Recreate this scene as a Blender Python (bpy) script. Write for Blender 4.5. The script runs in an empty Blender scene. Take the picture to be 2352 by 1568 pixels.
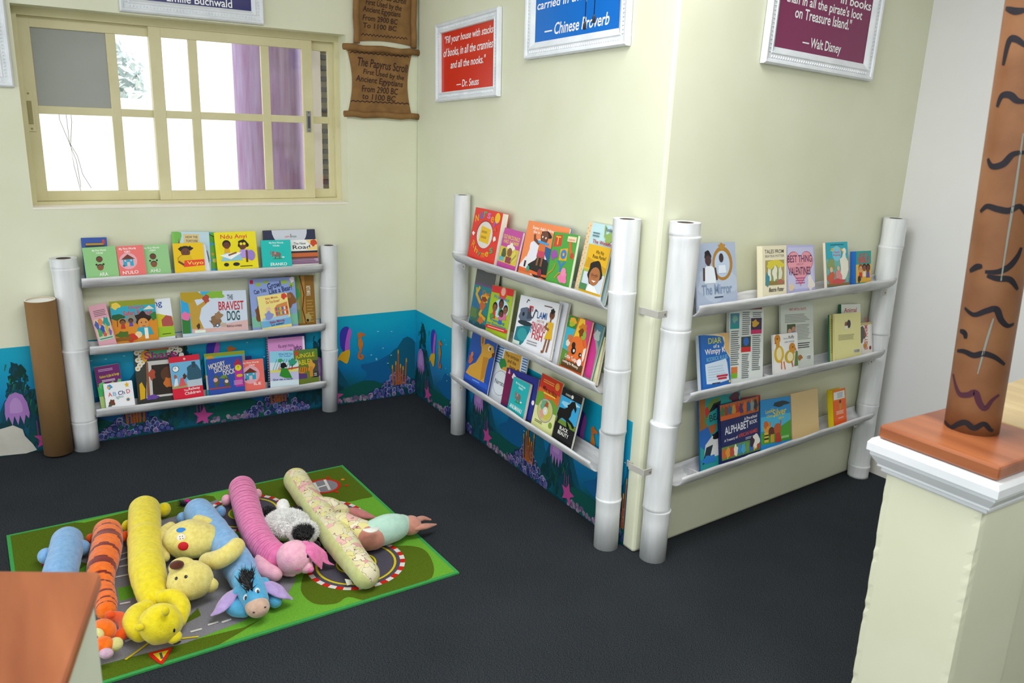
import bpy, bmesh, math, random
from mathutils import Vector, Matrix, Euler, noise
from mathutils.bvhtree import BVHTree
# ------------------------------------------------------------------ camera, world, light, exposure
S = bpy.context.scene
COL = S.collection
F = 1846.87                       # focal length in pixels of the 2352 x 1568 frame
CAM = Vector((-1.908, -4.041, 1.5193))
CE = Euler((1.3096, -0.0367, -0.555), 'XYZ')
CR = CE.to_matrix()
cd = bpy.data.cameras.new('camera'); cam = bpy.data.objects.new('camera', cd); COL.objects.link(cam)
cam.location = CAM; cam.rotation_euler = CE
cd.sensor_width = 36; cd.lens = F / 2352 * 36; cd.clip_start = .05
cd.dof.use_dof = True; cd.dof.focus_distance = 3.6; cd.dof.aperture_fstop = 6.3
S.camera = cam
S.view_settings.view_transform = 'Standard'; S.view_settings.look = 'None'
S.view_settings.gamma = 1; S.view_settings.use_curve_mapping = False
S.view_settings.exposure = 0.0
w = bpy.data.worlds.new('sky'); S.world = w; w.use_nodes = True
bg = w.node_tree.nodes['Background']; bg.inputs[0].default_value = (0.93, 0.97, 1, 1); bg.inputs[1].default_value = 1.95
def area(name, loc, size, power, col=(.985, .99, 1), rot=(0, 0, 0)):
    l = bpy.data.lights.new(name, 'AREA'); l.shape = 'RECTANGLE'; l.size, l.size_y = size; l.energy = power; l.color = col
    o = bpy.data.objects.new(name, l); COL.objects.link(o); o.location = loc; o.rotation_euler = rot; return o
area('ceiling_lamp', (-.9, -2.65, 2.66), (1.5, .8), 51)
area('ceiling_lamp', (-1.2, -4.6, 2.66), (1.3, .6), 36)
sl = bpy.data.lights.new('sun', 'SUN'); sl.energy = 3.5; sl.angle = .02; sl.color = (1, .96, .9)
so = bpy.data.objects.new('sun', sl); COL.objects.link(so); so.rotation_euler = (math.radians(32), 0, math.radians(-25))

# ------------------------------------------------------------------ helpers
def hx(h):
    h = h.lstrip('#'); r = []
    for i in (0, 2, 4):
        c = int(h[i:i+2], 16) / 255
        r.append(c / 12.92 if c <= .04045 else ((c + .055) / 1.055) ** 2.4)
    return (*r, 1)
MATS = {}
def paint(h, rough=.55, spec=.3):
    k = (h, rough)
    if k not in MATS:
        m = bpy.data.materials.new('paint_' + h); m.use_nodes = True
        b = m.node_tree.nodes['Principled BSDF']
        b.inputs['Base Color'].default_value = hx(h); b.inputs['Roughness'].default_value = rough
        b.inputs['Specular IOR Level'].default_value = spec
        MATS[k] = m
    return MATS[k]
def noisy(name, c1, c2, scale=20, rough=.6, bump=.2, bscale=None, stretch=(1, 1, 1), detail=4, spec=.3, sheen=0, dist=.002):
    m = bpy.data.materials.new(name); m.use_nodes = True; nt = m.node_tree; N = nt.nodes; L = nt.links
    b = N['Principled BSDF']; b.inputs['Roughness'].default_value = rough; b.inputs['Specular IOR Level'].default_value = spec
    if sheen: b.inputs['Sheen Weight'].default_value = sheen
    tc = N.new('ShaderNodeTexCoord'); mp = N.new('ShaderNodeMapping'); mp.inputs['Scale'].default_value = stretch
    L.new(tc.outputs['Object'], mp.inputs[0])
    n = N.new('ShaderNodeTexNoise'); n.inputs['Scale'].default_value = scale; n.inputs['Detail'].default_value = detail
    L.new(mp.outputs[0], n.inputs['Vector'])
    r = N.new('ShaderNodeValToRGB'); r.color_ramp.elements[0].position = .3; r.color_ramp.elements[1].position = .7
    r.color_ramp.elements[0].color = hx(c1); r.color_ramp.elements[1].color = hx(c2)
    L.new(n.outputs[0], r.inputs[0]); L.new(r.outputs[0], b.inputs['Base Color'])
    if bump:
        n2 = N.new('ShaderNodeTexNoise'); n2.inputs['Scale'].default_value = bscale or scale * 4; n2.inputs['Detail'].default_value = 3
        L.new(mp.outputs[0], n2.inputs['Vector'])
        bp = N.new('ShaderNodeBump'); bp.inputs['Strength'].default_value = bump; bp.inputs['Distance'].default_value = dist
        L.new(n2.outputs[0], bp.inputs['Height']); L.new(bp.outputs[0], b.inputs['Normal'])
    return m
class MB:
    """collects geometry, builds ONE mesh object"""
    def __init__(s): s.v = []; s.f = []; s.mi = []; s.sm = []; s.mats = []
    def m(s, mat):
        if isinstance(mat, str): mat = paint(mat)
        if mat not in s.mats: s.mats.append(mat)
        return s.mats.index(mat)
    def add(s, vs, fs, mat, smooth=False):
        o = len(s.v); s.v += [tuple(p) for p in vs]; k = s.m(mat)
        for f in fs: s.f.append([i + o for i in f]); s.mi.append(k); s.sm.append(smooth)
    def box(s, a, b, mat, M=None):
        (x0, y0, z0), (x1, y1, z1) = a, b
        vs = [Vector(p) for p in ((x0,y0,z0),(x1,y0,z0),(x1,y1,z0),(x0,y1,z0),(x0,y0,z1),(x1,y0,z1),(x1,y1,z1),(x0,y1,z1))]
        if M: vs = [M @ p for p in vs]
        s.add(vs, [(3,2,1,0),(4,5,6,7),(0,1,5,4),(1,2,6,5),(2,3,7,6),(3,0,4,7)], mat)
    def prism(s, pts, z0, z1, mat, M=None):
        n = len(pts); a = sum(pts[i][0]*pts[(i+1)%n][1]-pts[(i+1)%n][0]*pts[i][1] for i in range(n))
        if a < 0: pts = pts[::-1]
        vs = [Vector((x, y, z0)) for x, y in pts] + [Vector((x, y, z1)) for x, y in pts]
        if M: vs = [M @ p for p in vs]
        s.add(vs, [list(range(n))[::-1], list(range(n, 2*n))] + [(i, (i+1)%n, n+(i+1)%n, n+i) for i in range(n)], mat)
    def flat(s, pts, z, mat, M=None):
        n = len(pts); a = sum(pts[i][0]*pts[(i+1)%n][1]-pts[(i+1)%n][0]*pts[i][1] for i in range(n))
        if a < 0: pts = pts[::-1]
        vs = [Vector((x, y, z)) for x, y in pts]
        if M: vs = [M @ p for p in vs]
        s.add(vs, [list(range(n))], mat)
    def sweep(s, pts, rad, mat, seg=20, caps='round', sq=1.0, matf=None, up=Vector((0, 0, 1)), angf=None):
        """tube along pts with radius per point; sq squashes along 'up'"""
        pts = [Vector(p) for p in pts]; n = len(pts)
        rad = list(rad) if hasattr(rad, '__len__') else [rad] * n
        P = []; Rr = []
        def tang(i): return (pts[min(i+1, n-1)] - pts[max(i-1, 0)]).normalized()
        K = 5
        if caps == 'round':
            t = tang(0)
            for k in range(K): a = (k + .25) / K * math.pi / 2; P.append((pts[0] - t * rad[0] * math.cos(a), t)); Rr.append(rad[0] * math.sin(a))
        for i in range(n): P.append((pts[i], tang(i))); Rr.append(rad[i])
        if caps == 'round':
            t = tang(n-1)
            for k in range(K-1, -1, -1): a = (k + .25) / K * math.pi / 2; P.append((pts[-1] + t * rad[-1] * math.cos(a), t)); Rr.append(rad[-1] * math.sin(a))
        vs = []
        for (p, t), r in zip(P, Rr):
            a = up.cross(t)
            if a.length < 1e-4: a = Vector((1, 0, 0)).cross(t)
            a.normalize(); b = t.cross(a).normalized()
            for k in range(seg):
                g = 2 * math.pi * k / seg; rr = r * (angf(g) if angf else 1)
                vs.append(p + a * math.cos(g) * rr + b * math.sin(g) * rr * sq)
        m = len(P); o = len(s.v); s.v += [tuple(q) for q in vs]; base = s.m(mat)
        for i in range(m - 1):
            for k in range(seg):
                s.f.append([o+i*seg+k, o+i*seg+(k+1)%seg, o+(i+1)*seg+(k+1)%seg, o+(i+1)*seg+k]); s.sm.append(True)
                s.mi.append(s.m(matf(i / (m - 2), (k + .5) / seg)) if matf else base)
        if caps:
            s.f.append([o + k for k in range(seg)][::-1]); s.mi.append(s.m(matf(0, .25)) if matf else base); s.sm.append(caps == 'round')
            s.f.append([o + (m-1)*seg + k for k in range(seg)]); s.mi.append(s.m(matf(1, .25)) if matf else base); s.sm.append(caps == 'round')
    def ell(s, c, r, mat, M=None, nu=28, nv=18, matf=None, nz=0, seed=0):
        c = Vector(c); r = (r, r, r) if not hasattr(r, '__len__') else r
        M = M or Matrix.Identity(3); vs = []
        for j in range(nv + 1):
            a = math.pi * j / nv
            for k in range(nu):
                g = 2 * math.pi * k / nu
                d = Vector((math.sin(a)*math.cos(g), math.sin(a)*math.sin(g), math.cos(a)))
                q = 1 + (nz * noise.noise(d * 2.2 + Vector((seed, seed*.7, 0))) if nz else 0)
                vs.append(c + M @ Vector((d.x*r[0]*q, d.y*r[1]*q, d.z*r[2]*q)))
        o = len(s.v); s.v += [tuple(q) for q in vs]; base = s.m(mat)
        for j in range(nv):
            for k in range(nu):
                s.f.append([o+j*nu+k, o+(j+1)*nu+k, o+(j+1)*nu+(k+1)%nu, o+j*nu+(k+1)%nu]); s.sm.append(True)
                s.mi.append(s.m(matf(j / nv, k / nu)) if matf else base)
    def build(s, name, parent=None, M=None, bevel=0):
        me = bpy.data.meshes.new(name); me.from_pydata(s.v, [], s.f)
        for mt in s.mats: me.materials.append(mt)
        me.polygons.foreach_set('material_index', s.mi); me.polygons.foreach_set('use_smooth', s.sm); me.update()
        bm = bmesh.new(); bm.from_mesh(me)
        bmesh.ops.remove_doubles(bm, verts=bm.verts, dist=1e-6)
        bm.to_mesh(me); bm.free()
        o = bpy.data.objects.new(name, me); COL.objects.link(o)
        if parent: o.parent = parent
        if M is not None: o.matrix_local = M
        if bevel:
            b = o.modifiers.new('bevel', 'BEVEL'); b.width = bevel; b.segments = 2; b.limit_method = 'ANGLE'; b.angle_limit = .6
        return o
def tag(o, label, cat, group=None):
    o['label'] = label; o['category'] = cat
    if group: o['group'] = group
    return o
def thing(name, label, cat, M=None, group=None):
    o = bpy.data.objects.new(name, None); COL.objects.link(o); o.empty_display_size = .05
    if M is not None: o.matrix_world = M
    return tag(o, label, cat, group)
def struct(o): o['kind'] = 'structure'; return o
# rays through the calibrated camera, used only to measure where things stand on their real surfaces
def ray(px, py): return (CR @ Vector(((px - 1176) / F, -(py - 784) / F, -1))).normalized()
def hit(px, py, p0, n):
    d = ray(px, py); return CAM + d * ((p0 - CAM).dot(n) / d.dot(n))
def fl(px, py, z=0): return hit(px, py, Vector((0, 0, z)), Vector((0, 0, 1)))
def scale_at(p): return -((CR.transposed() @ (Vector(p) - CAM)).z) / F     # metres per pixel there
aB, aC = -.0293, .0763
uB = Vector((math.sin(aB), -math.cos(aB), 0)); uC = Vector((math.cos(aC), math.sin(aC), 0))
C2 = uB * 2.0213; D0 = C2 + uC * 1.5158
def fmat(o, u):
    n = Vector((u.y, -u.x, 0)); M = Matrix.Identity(4)
    for i in range(3): M[i][0] = u[i]; M[i][1] = -n[i]; M[i][2] = (0, 0, 1)[i]; M[i][3] = o[i]
    return M                        # local x along the wall, local y into the wall, local z up
FR = {'A': fmat(Vector((0, 0, 0)), Vector((1, 0, 0))), 'B': fmat(Vector((0, 0, 0)), uB), 'C': fmat(C2, uC)}
def nrm(k): return -FR[k].col[1].to_3d()
def wp(k, px, py, n=0):             # pixel on wall k at distance n from it -> local (u, -n, z)
    p = hit(px, py, FR[k].to_translation() + nrm(k) * n, nrm(k)); return FR[k].inverted() @ p
def smooth(pts, n=6):
    out = []
    for i in range(len(pts)-1):
        p0, p1, p2, p3 = pts[max(i-1,0)], pts[i], pts[i+1], pts[min(i+2,len(pts)-1)]
        for j in range(n):
            t = j/n; out.append(tuple(.5*((2*b)+(-a+c)*t+(2*a-5*b+4*c-d)*t*t+(-a+3*b-3*c+d)*t**3) for a, b, c, d in zip(p0, p1, p2, p3)))
    return out + [pts[-1]]
def clip_rect(pts, x0, y0, x1, y1):
    for ax, lim, sg in ((0, x0, 1), (0, x1, -1), (1, y0, 1), (1, y1, -1)):
        out = []
        for i, p in enumerate(pts):
            q = pts[i-1]; a, b = (p[ax]-lim)*sg, (q[ax]-lim)*sg
            if (a >= 0) != (b >= 0): t = b/(b-a); out.append((q[0]+(p[0]-q[0])*t, q[1]+(p[1]-q[1])*t))
            if a >= 0: out.append(p)
        pts = out
        if len(pts) < 3: return []
    return pts
# text as 2D polygons normalised to its own bounding box
TX = {}
def text2d(t):
    if t not in TX:
        c = bpy.data.curves.new('tmp', 'FONT'); c.body = t; c.resolution_u = 3; c.fill_mode = 'FRONT'; c.offset = .014
        o = bpy.data.objects.new('tmp', c); COL.objects.link(o)
        dg = bpy.context.evaluated_depsgraph_get(); me = o.evaluated_get(dg).to_mesh()
        vs = [(v.co.x, v.co.y) for v in me.vertices]; fs = [list(p.vertices) for p in me.polygons]
        fs = [f if sum(vs[f[i]][0]*vs[f[(i+1)%len(f)]][1]-vs[f[(i+1)%len(f)]][0]*vs[f[i]][1] for i in range(len(f))) > 0 else f[::-1] for f in fs]
        o.evaluated_get(dg).to_mesh_clear(); bpy.data.objects.remove(o); bpy.data.curves.remove(c)
        x0 = min(v[0] for v in vs); x1 = max(v[0] for v in vs); y0 = min(v[1] for v in vs); y1 = max(v[1] for v in vs)
        TX[t] = ([((x-x0)/(x1-x0), (y-y0)/max(y1-y0, 1e-6)) for x, y in vs], fs)
    return TX[t]
def blobpts(cx, cy, rx, ry, seed, n=22, amp=.16):
    r = random.Random(seed); ph = [r.uniform(0, 6.3) for _ in range(3)]
    return [(cx + rx*math.cos(a)*(1+amp*math.sin(3*a+ph[0])+amp*.6*math.sin(5*a+ph[1])), cy + ry*math.sin(a)*(1+amp*math.sin(4*a+ph[2])+amp*.6*math.sin(5*a+ph[1]))) for a in [2*math.pi*i/n for i in range(n)]]
def strokequads(pts, wd):
    out = []
    for (x0, y0), (x1, y1) in zip(pts, pts[1:]):
        dx, dy = x1-x0, y1-y0; l = math.hypot(dx, dy) or 1; nx, ny = -dy/l*wd/2, dx/l*wd/2; ex, ey = dx/l*wd*.3, dy/l*wd*.3
        out.append([(x0+nx-ex, y0+ny-ey), (x0-nx-ex, y0-ny-ey), (x1-nx+ex, y1-ny+ey), (x1+nx+ex, y1+ny+ey)])
    return out
def art(mb, items, W, H, z0, M=None, dz=.00012, x0=None, y0=0):
    """flat printed artwork: coordinates are fractions of the cover (u right, v up); circles keep their shape"""
    x0 = -W/2 if x0 is None else x0; z = z0
    def X(u, v): return (x0 + u*W, y0 + v*H)
    lo = -y0/H + .002
    def put(pts, c):
        pts = clip_rect(pts, .002, min(lo, .002), .998, .998)
        if pts: mb.flat([X(*p) for p in pts], z, c, M)
    for it in items:
        k = it[0]; z += dz
        if k == 'R': _, a, b, c, d, co = it; put([(a,b),(c,b),(c,d),(a,d)], co)
        elif k == 'P': put(it[1], it[2])
        elif k == 'E': _, cx, cy, rx, ry, co = it; put([(cx+rx*math.cos(2*math.pi*i/24), cy+ry*math.sin(2*math.pi*i/24)) for i in range(24)], co)
        elif k == 'C': _, cx, cy, r, co = it; put([(cx+r*math.cos(2*math.pi*i/24), cy+r*W/H*math.sin(2*math.pi*i/24)) for i in range(24)], co)
        elif k == 'B': _, cx, cy, rx, ry, co = it[:6]; put(blobpts(cx, cy, rx, ry, it[6] if len(it) > 6 else 1), co)
        elif k == 'L':
            for q in strokequads([X(*p) for p in it[1]], it[2]*W): z += .00001; mb.flat(q, z, it[3], M)
        elif k == 'T':
            _, t, a, b, c, d, co = it[:7]; rot = math.radians(it[7]) if len(it) > 7 else 0; sh = it[8] if len(it) > 8 else 0
            vs, fs = text2d(t); w_, h_ = (c-a)*W, (d-b)*H; ox, oy = X(a, b)
            q = []
            for x, y in vs:
                xx, yy = x*w_ + sh*y*h_, y*h_; q.append(Vector((ox + xx*math.cos(rot) - yy*math.sin(rot), oy + xx*math.sin(rot) + yy*math.cos(rot), z)))
            if M: q = [M @ p for p in q]
            mb.add(q, fs, co)
        elif k == 'S':      # illegible small print: thin grey lines
            _, a, b, c, d, n, co = it; r = random.Random(n)
            for i in range(n):
                y = d - (d-b)*(i+.5)/n; hh = (d-b)/n*.22; e = c - (c-a)*r.uniform(0, .25); put([(a,y-hh),(e,y-hh),(e,y+hh),(a,y+hh)], co)
        elif k == 'K':      # drawn child: head, hair, shirt, eyes
            _, cx, cy, s, skin, hair, shirt = it; q = W/H
            put([(cx-s*.9,cy-s*2.6*q),(cx+s*.9,cy-s*2.6*q),(cx+s*.65,cy-s*.9*q),(cx-s*.65,cy-s*.9*q)], shirt); z += dz
            put([(cx+s*1.12*math.cos(i*.2618), cy+(s*1.15*math.sin(i*.2618)+s*.22)*q) for i in range(24)], hair); z += dz
            put([(cx+s*.88*math.cos(i*.2618), cy+(s*.92*math.sin(i*.2618)-s*.12)*q) for i in range(24)], skin); z += dz
            for e in (-.32, .32): put([(cx+s*(e+.11*math.cos(i*.785)), cy+s*(.11*math.sin(i*.785))*q) for i in range(8)], '20150f')
            put([(cx-s*.25,cy-s*.5*q),(cx+s*.25,cy-s*.5*q),(cx,cy-s*.62*q)], '8a3a30')
    return z
# ------------------------------------------------------------------ room
wall_mat = noisy('wall_paint', 'dadcc0', 'e1e3cb', 3, .45, .06, 160, spec=.35, dist=.001)
walld_mat = noisy('pale_wall_paint', 'dbdbda', 'dfdfde', 3, .5, .06, 160, dist=.001)
white_mat = noisy('ceiling_paint', 'e8e7e0', 'ecebe5', 3, .6, .05)
def carpet():
    m = bpy.data.materials.new('charcoal_carpet'); m.use_nodes = True; N = m.node_tree.nodes; L = m.node_tree.links
    b = N['Principled BSDF']; b.inputs['Roughness'].default_value = .95; b.inputs['Specular IOR Level'].default_value = .08
    tc = N.new('ShaderNodeTexCoord'); mp = N.new('ShaderNodeMapping'); mp.inputs['Rotation'].default_value = (0, 0, .25); mp.inputs['Scale'].default_value = (1, 2.4, 1)
    L.new(tc.outputs['Object'], mp.inputs[0])
    n1 = N.new('ShaderNodeTexNoise'); n1.inputs['Scale'].default_value = 230; n1.inputs['Detail'].default_value = 5; n1.inputs['Roughness'].default_value = .75
    L.new(mp.outputs[0], n1.inputs['Vector'])
    r = N.new('ShaderNodeValToRGB'); e = r.color_ramp.elements
    e[0].position = .38; e[0].color = hx('050709'); e[1].position = .7; e[1].color = hx('565c62')
    L.new(n1.outputs[0], r.inputs[0])
    n3 = N.new('ShaderNodeTexNoise'); n3.inputs['Scale'].default_value = 3; n3.inputs['Detail'].default_value = 3; L.new(tc.outputs['Object'], n3.inputs['Vector'])
    mx = N.new('ShaderNodeMixRGB'); mx.blend_type = 'MULTIPLY'; mx.inputs[0].default_value = .35
    L.new(r.outputs[0], mx.inputs[1]); L.new(n3.outputs[0], mx.inputs[2]); L.new(mx.outputs[0], b.inputs['Base Color'])
    bp = N.new('ShaderNodeBump'); bp.inputs['Strength'].default_value = .6; bp.inputs['Distance'].default_value = .004
    L.new(n1.outputs[0], bp.inputs['Height']); L.new(bp.outputs[0], b.inputs['Normal'])
    return m
mb = MB(); mb.box((-4.2, -6.5, -.1), (1.7, .12, 0), carpet()); struct(mb.build('floor'))
mb = MB(); mb.box((-4.2, -6.5, 2.72), (1.7, .2, 2.8), white_mat); struct(mb.build('ceiling'))
XL, XR, ZB, ZT = -1.808, -.389, 1.103, 1.927
mb = MB()
for a, b in (((-4.2, 0, 0), (XL, .2, 2.72)), ((XR, 0, 0), (.2, .2, 2.72)), ((XL, 0, 0), (XR, .2, ZB)), ((XL, 0, ZT), (XR, .2, 2.72))): mb.box(a, b, wall_mat)
struct(mb.build('wall_back'))
nB = nrm('B'); nC = nrm('C')
mb = MB(); mb.prism([(0, .0), (C2.x, C2.y), (D0.x, D0.y), (1.9, D0.y), (1.9, .2), (.2, .2), (.2, 0)], 0, 2.72, wall_mat); struct(mb.build('wall_projecting', bevel=.012))
mb = MB(); mb.box((D0.x, -6.5, 0), (D0.x + .2, D0.y + .002, 2.72), walld_mat); struct(mb.build('wall_right'))
mb = MB(); mb.box((D0.x - .012, -6.49, 0), (D0.x, D0.y - .012, .07), '#dcdad2'); struct(mb.build('baseboard_right'))

mb = MB(); mb.box((-2.4, -6.7, 0), (1.7, -6.5, 2.72), wall_mat); struct(mb.build('wall_front_unseen'))  # unseen wall, added to block ambient light, left end open for fill
# ---- sliding window
alu = noisy('cream_aluminium', 'cfc79a', 'd8d1a8', 6, .4, .05, spec=.5)
def glass(name, tint, amt):
    m = bpy.data.materials.new(name); m.use_nodes = True; N = m.node_tree.nodes; L = m.node_tree.links
    N.remove(N['Principled BSDF']); out = N['Material Output']
    t = N.new('ShaderNodeBsdfTransparent'); t.inputs[0].default_value = tint; g = N.new('ShaderNodeBsdfGlossy'); g.inputs['Roughness'].default_value = .05
    mx = N.new('ShaderNodeMixShader'); mx.inputs[0].default_value = amt; L.new(t.outputs[0], mx.inputs[1]); L.new(g.outputs[0], mx.inputs[2]); L.new(mx.outputs[0], out.inputs[0])
    return m
clear = glass('window_glass', (.96, .97, .97, 1), .05)
tint = glass('tinted_glass', (.95, .93, .96, 1), .05)
win = thing('window_1', 'cream aluminium sliding window with two sashes in the back wall', 'window', Matrix.Translation((XL, .105, ZB))); struct(win)
WW, WH = XR - XL, ZT - ZB
def wx(px, py): p = wp('A', px, py, -.13); return p.x - XL, p.z - ZB
mb = MB(); t = .035
for a, b in (((0, 0, 0), (t*.6, .06, WH)), ((WW-t*.6, 0, 0), (WW, .06, WH)), ((t*.6, 0, 0), (WW-t*.6, .06, t*.5)), ((t*.6, 0, WH-t*.9), (WW-t*.6, .06, WH))): mb.box(a, b, alu)
mb.build('window_frame', win)
mb = MB(); mb.box((.0, -.107, -.004), (WW-.001, 0, .004), '#efe9dc'); mb.build('window_sill', win)
# the sash bars: x centres and widths read on the pane plane
x_c1 = wx(366, 250)[0]; x_v1 = wx(268, 250)[0]; x_v3 = wx(449, 250)[0]; x_v4 = wx(611, 250)[0]; x_r = wx(706, 270)[0]; x_l0 = wx(80, 250)[0]; x_rr = wx(766, 270)[0]
zmid = wx(366, 262)[1]; zb = .062; ztp = WH - .075
def sash(name, xa, xb, y, bars, sw=.052, extra=None):
    mb = MB()
    mb.box((xa-sw/2, y, .018), (xa+sw/2, y+.022, WH-.03), alu); mb.box((xb-sw/2, y, .018), (xb+sw/2, y+.022, WH-.03), alu)
    mb.box((xa, y+.001, .018), (xb, y+.021, zb), alu); mb.box((xa, y+.001, ztp), (xb, y+.021, WH-.03), alu)
    mb.box((xa, y+.003, zmid-.017), (xb, y+.019, zmid+.017), alu)
    for b in bars: mb.box((b-.02, y+.002, zb), (b+.02, y+.02, ztp), alu)
    return mb.build(name, win, bevel=.002)
s1 = sash('sash', x_l0-.012, x_c1, .032, [x_v1]); s2 = sash('sash', x_c1, x_r, .006, [x_v3, x_v4]); s3 = sash('sash', x_r+.01, x_rr, .033, [], .045)
def pane(par, xa, xb, za, zb_, y, mat):
    mb = MB(); mb.box((xa, y, za), (xb, y+.004, zb_), mat); return mb.build('pane', par)
film = noisy('grey_window_film', '9da09b', 'a8aba6', 2, .7, .1, 300)
for (xa, xb) in ((x_l0, x_v1), (x_v1, x_c1)):
    for k, (za, zc) in enumerate(((zb, zmid), (zmid, ztp))):
        p = pane(s1, xa+.012, xb-.012, za, zc, .042, film if (k == 1 and xa == x_l0) else clear)
        if k == 1 and xa == x_l0: p['label'] = 'pane covered with grey film'
for (xa, xb) in ((x_c1, x_v3), (x_v3, x_v4), (x_v4, x_r)):
    for za, zc in ((zb, zmid), (zmid, ztp)): pane(s2, xa+.012, xb-.012, za, zc, .016, tint)
for za, zc in ((zb, zmid), (zmid, ztp)): pane(s3, x_r+.02, x_rr-.01, za, zc, .043, clear)
def latch(par, px, py0, py1, wd, y, m1, m2):
    xa, za = wx(px, (py0+py1)/2); h = abs(wx(px, py0)[1]-wx(px, py1)[1])
    mb = MB(); mb.box((xa-wd/2, y-.006, za-h/2), (xa+wd/2, y, za+h/2), m1); mb.box((xa-wd*.25, y-.009, za-h*.32), (xa+wd*.25, y-.004, za+h*.25), m2)
    for q in (-.43, .43): mb.sweep([(xa, y-.008, za+h*q), (xa, y-.005, za+h*q)], wd*.14, m2, 10, caps='flat')
    return mb.build('latch', par, bevel=.001)
latch(s1, 69, 208, 302, .034, .032, alu, '#9c9568'); latch(s2, 706, 255, 303, .022, .006, '#8d8f90', '#4c5055'); latch(s3, 771, 238, 314, .026, .033, alu, '#b3ab7d')
# ---- outside the window
ext_mat = noisy('white_render', 'e9e7e4', 'f4f3f1', 2, .8, .1)
mb = MB(); mb.box((-6, .25, -.4), (6, 30, -.3), noisy('pale_ground', 'c9c4ba', 'd8d4cc', 2, .9)); struct(mb.build('outdoor_ground'))  # pale ground outdoors beyond the window wall, not a trim
mb = MB(); mb.box((-7, 3.0, -.3), (5, 3.15, 1.62), ext_mat); tag(mb.build('garden_wall'), 'bright white outdoor wall seen through the lower window panes', 'wall')
cr = thing('hanging_wire', 'thin dark wires hanging outside the lower left window pane', 'wire')
for pts in ([(137, 275), (158, 325), (178, 358), (190, 400), (210, 432)], [(165, 280), (162, 330), (170, 380), (186, 440)], [(160, 330), (176, 370), (186, 430)]):
    mb = MB(); mb.sweep([FR['A'] @ q for q in ([Vector((wp('A', *pts[0], -.17).x - .01, .17, ZT))] + [wp('A', x, y, -.17) for x, y in pts])], .0012, '#5c6070', 6, caps='flat'); mb.build('strand', cr)
p0 = wp('A', 563, 300, -.45).x; p1 = wp('A', 716, 300, -.45).x
purple = noisy('purple_plaster', '9c7aa2', 'b4a2c8', 14, .5, .1, stretch=(3, 3, .3), spec=.5)
mb = MB(); mb.sweep([((p0+p1)/2, .45+(p1-p0)/2, -.3), ((p0+p1)/2, .45+(p1-p0)/2, 3)], (p1-p0)/2, purple, 40, caps='flat'); tag(mb.build('purple_column'), 'round purple plastered column standing outside the right window panes', 'column')
q0 = wp('A', 716, 300, -.35).x; q1 = wp('A', 741, 300, -.35).x; q2 = wp('A', 764, 300, -.35).x
mb = MB(); mb.box((q0, .36, -.3), (q1, .5, 3), '#e0d4d2'); tag(mb.build('pilaster'), 'narrow pinkish white pilaster outside beside the louvre', 'pilaster')
lv = thing('louvre', 'dark slatted louvre outside at the right edge of the window', 'louvre')
mb = MB(); mb.box((q1+.03, .46, .8), (q2+.06, .5, 2.3), '#d8cbb4'); mb.build('back_panel', lv)
mb = MB()
for i in range(22): z = .95 + i*.055; mb.box((q1+.004, .36, z), (q2+.06, .46, z+.022), '#4b4850', Matrix.Rotation(0, 4, 'X'))
mb.build('slats', lv)
tr = thing('tree', 'leafy tree in haze-paled colours far outside the upper window panes', 'tree', Matrix.Translation((-.95, 9, -.55)))
mb = MB(); mb.sweep([(0, 0, 0), (.05, 0, 1.3), (.0, 0, 2.3)], [.1, .08, .05], '#b9b2a4', 10, caps='flat'); mb.build('trunk', tr)
r = random.Random(5); mb = MB()
for i in range(900):
    a = r.uniform(0, 6.28); rr = r.random() ** .5; c = Vector((math.cos(a)*rr*.95, r.uniform(-.5, .5), 2.55 + math.sin(a)*rr*.62)); d = Vector((r.uniform(-1,1), r.uniform(-1,1), r.uniform(-1,1))).normalized(); e = d.orthogonal().normalized() * .05; d *= .13
    mb.add([c-d, c+e, c+d, c-e], [(0,1,2,3)], r.choice(['bccac8', 'c8d4d2', 'd4dcdb']))  # leaf colours paled to carry the bloom haze of the bright window
mb.build('foliage', tr)

# ------------------------------------------------------------------ sea mural wallpaper
def sea_mat():
    m = bpy.data.materials.new('sea_print'); m.use_nodes = True; N = m.node_tree.nodes; L = m.node_tree.links
    b = N['Principled BSDF']; b.inputs['Roughness'].default_value = .35
    tc = N.new('ShaderNodeTexCoord'); sp = N.new('ShaderNodeSeparateXYZ'); L.new(tc.outputs['Object'], sp.inputs[0])
    n = N.new('ShaderNodeTexNoise'); n.inputs['Scale'].default_value = 5; n.inputs['Detail'].default_value = 5; L.new(tc.outputs['Object'], n.inputs['Vector'])
    ma = N.new('ShaderNodeMath'); ma.operation = 'MULTIPLY_ADD'; ma.inputs[1].default_value = .16; L.new(n.outputs[0], ma.inputs[0]); L.new(sp.outputs[1], ma.inputs[2])
    r = N.new('ShaderNodeValToRGB'); c = r.color_ramp; c.elements[0].position = .1; c.elements[0].color = hx('06424c')
    c.elements[1].position = .52; c.elements[1].color = hx('0aa2c4')
    for p, h in ((.19, '0a5a66'), (.27, '0b70a8'), (.38, '0a8abc')): e = c.elements.new(p); e.color = hx(h)
    L.new(ma.outputs[0], r.inputs[0]); L.new(r.outputs[0], b.inputs['Base Color']); return m
sea = sea_mat(); TILE = .69
coral = ['2f3f7a', '3d4c8c', '273566', '4a5a94', '5a4f86', '6b5c8e']
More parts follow.
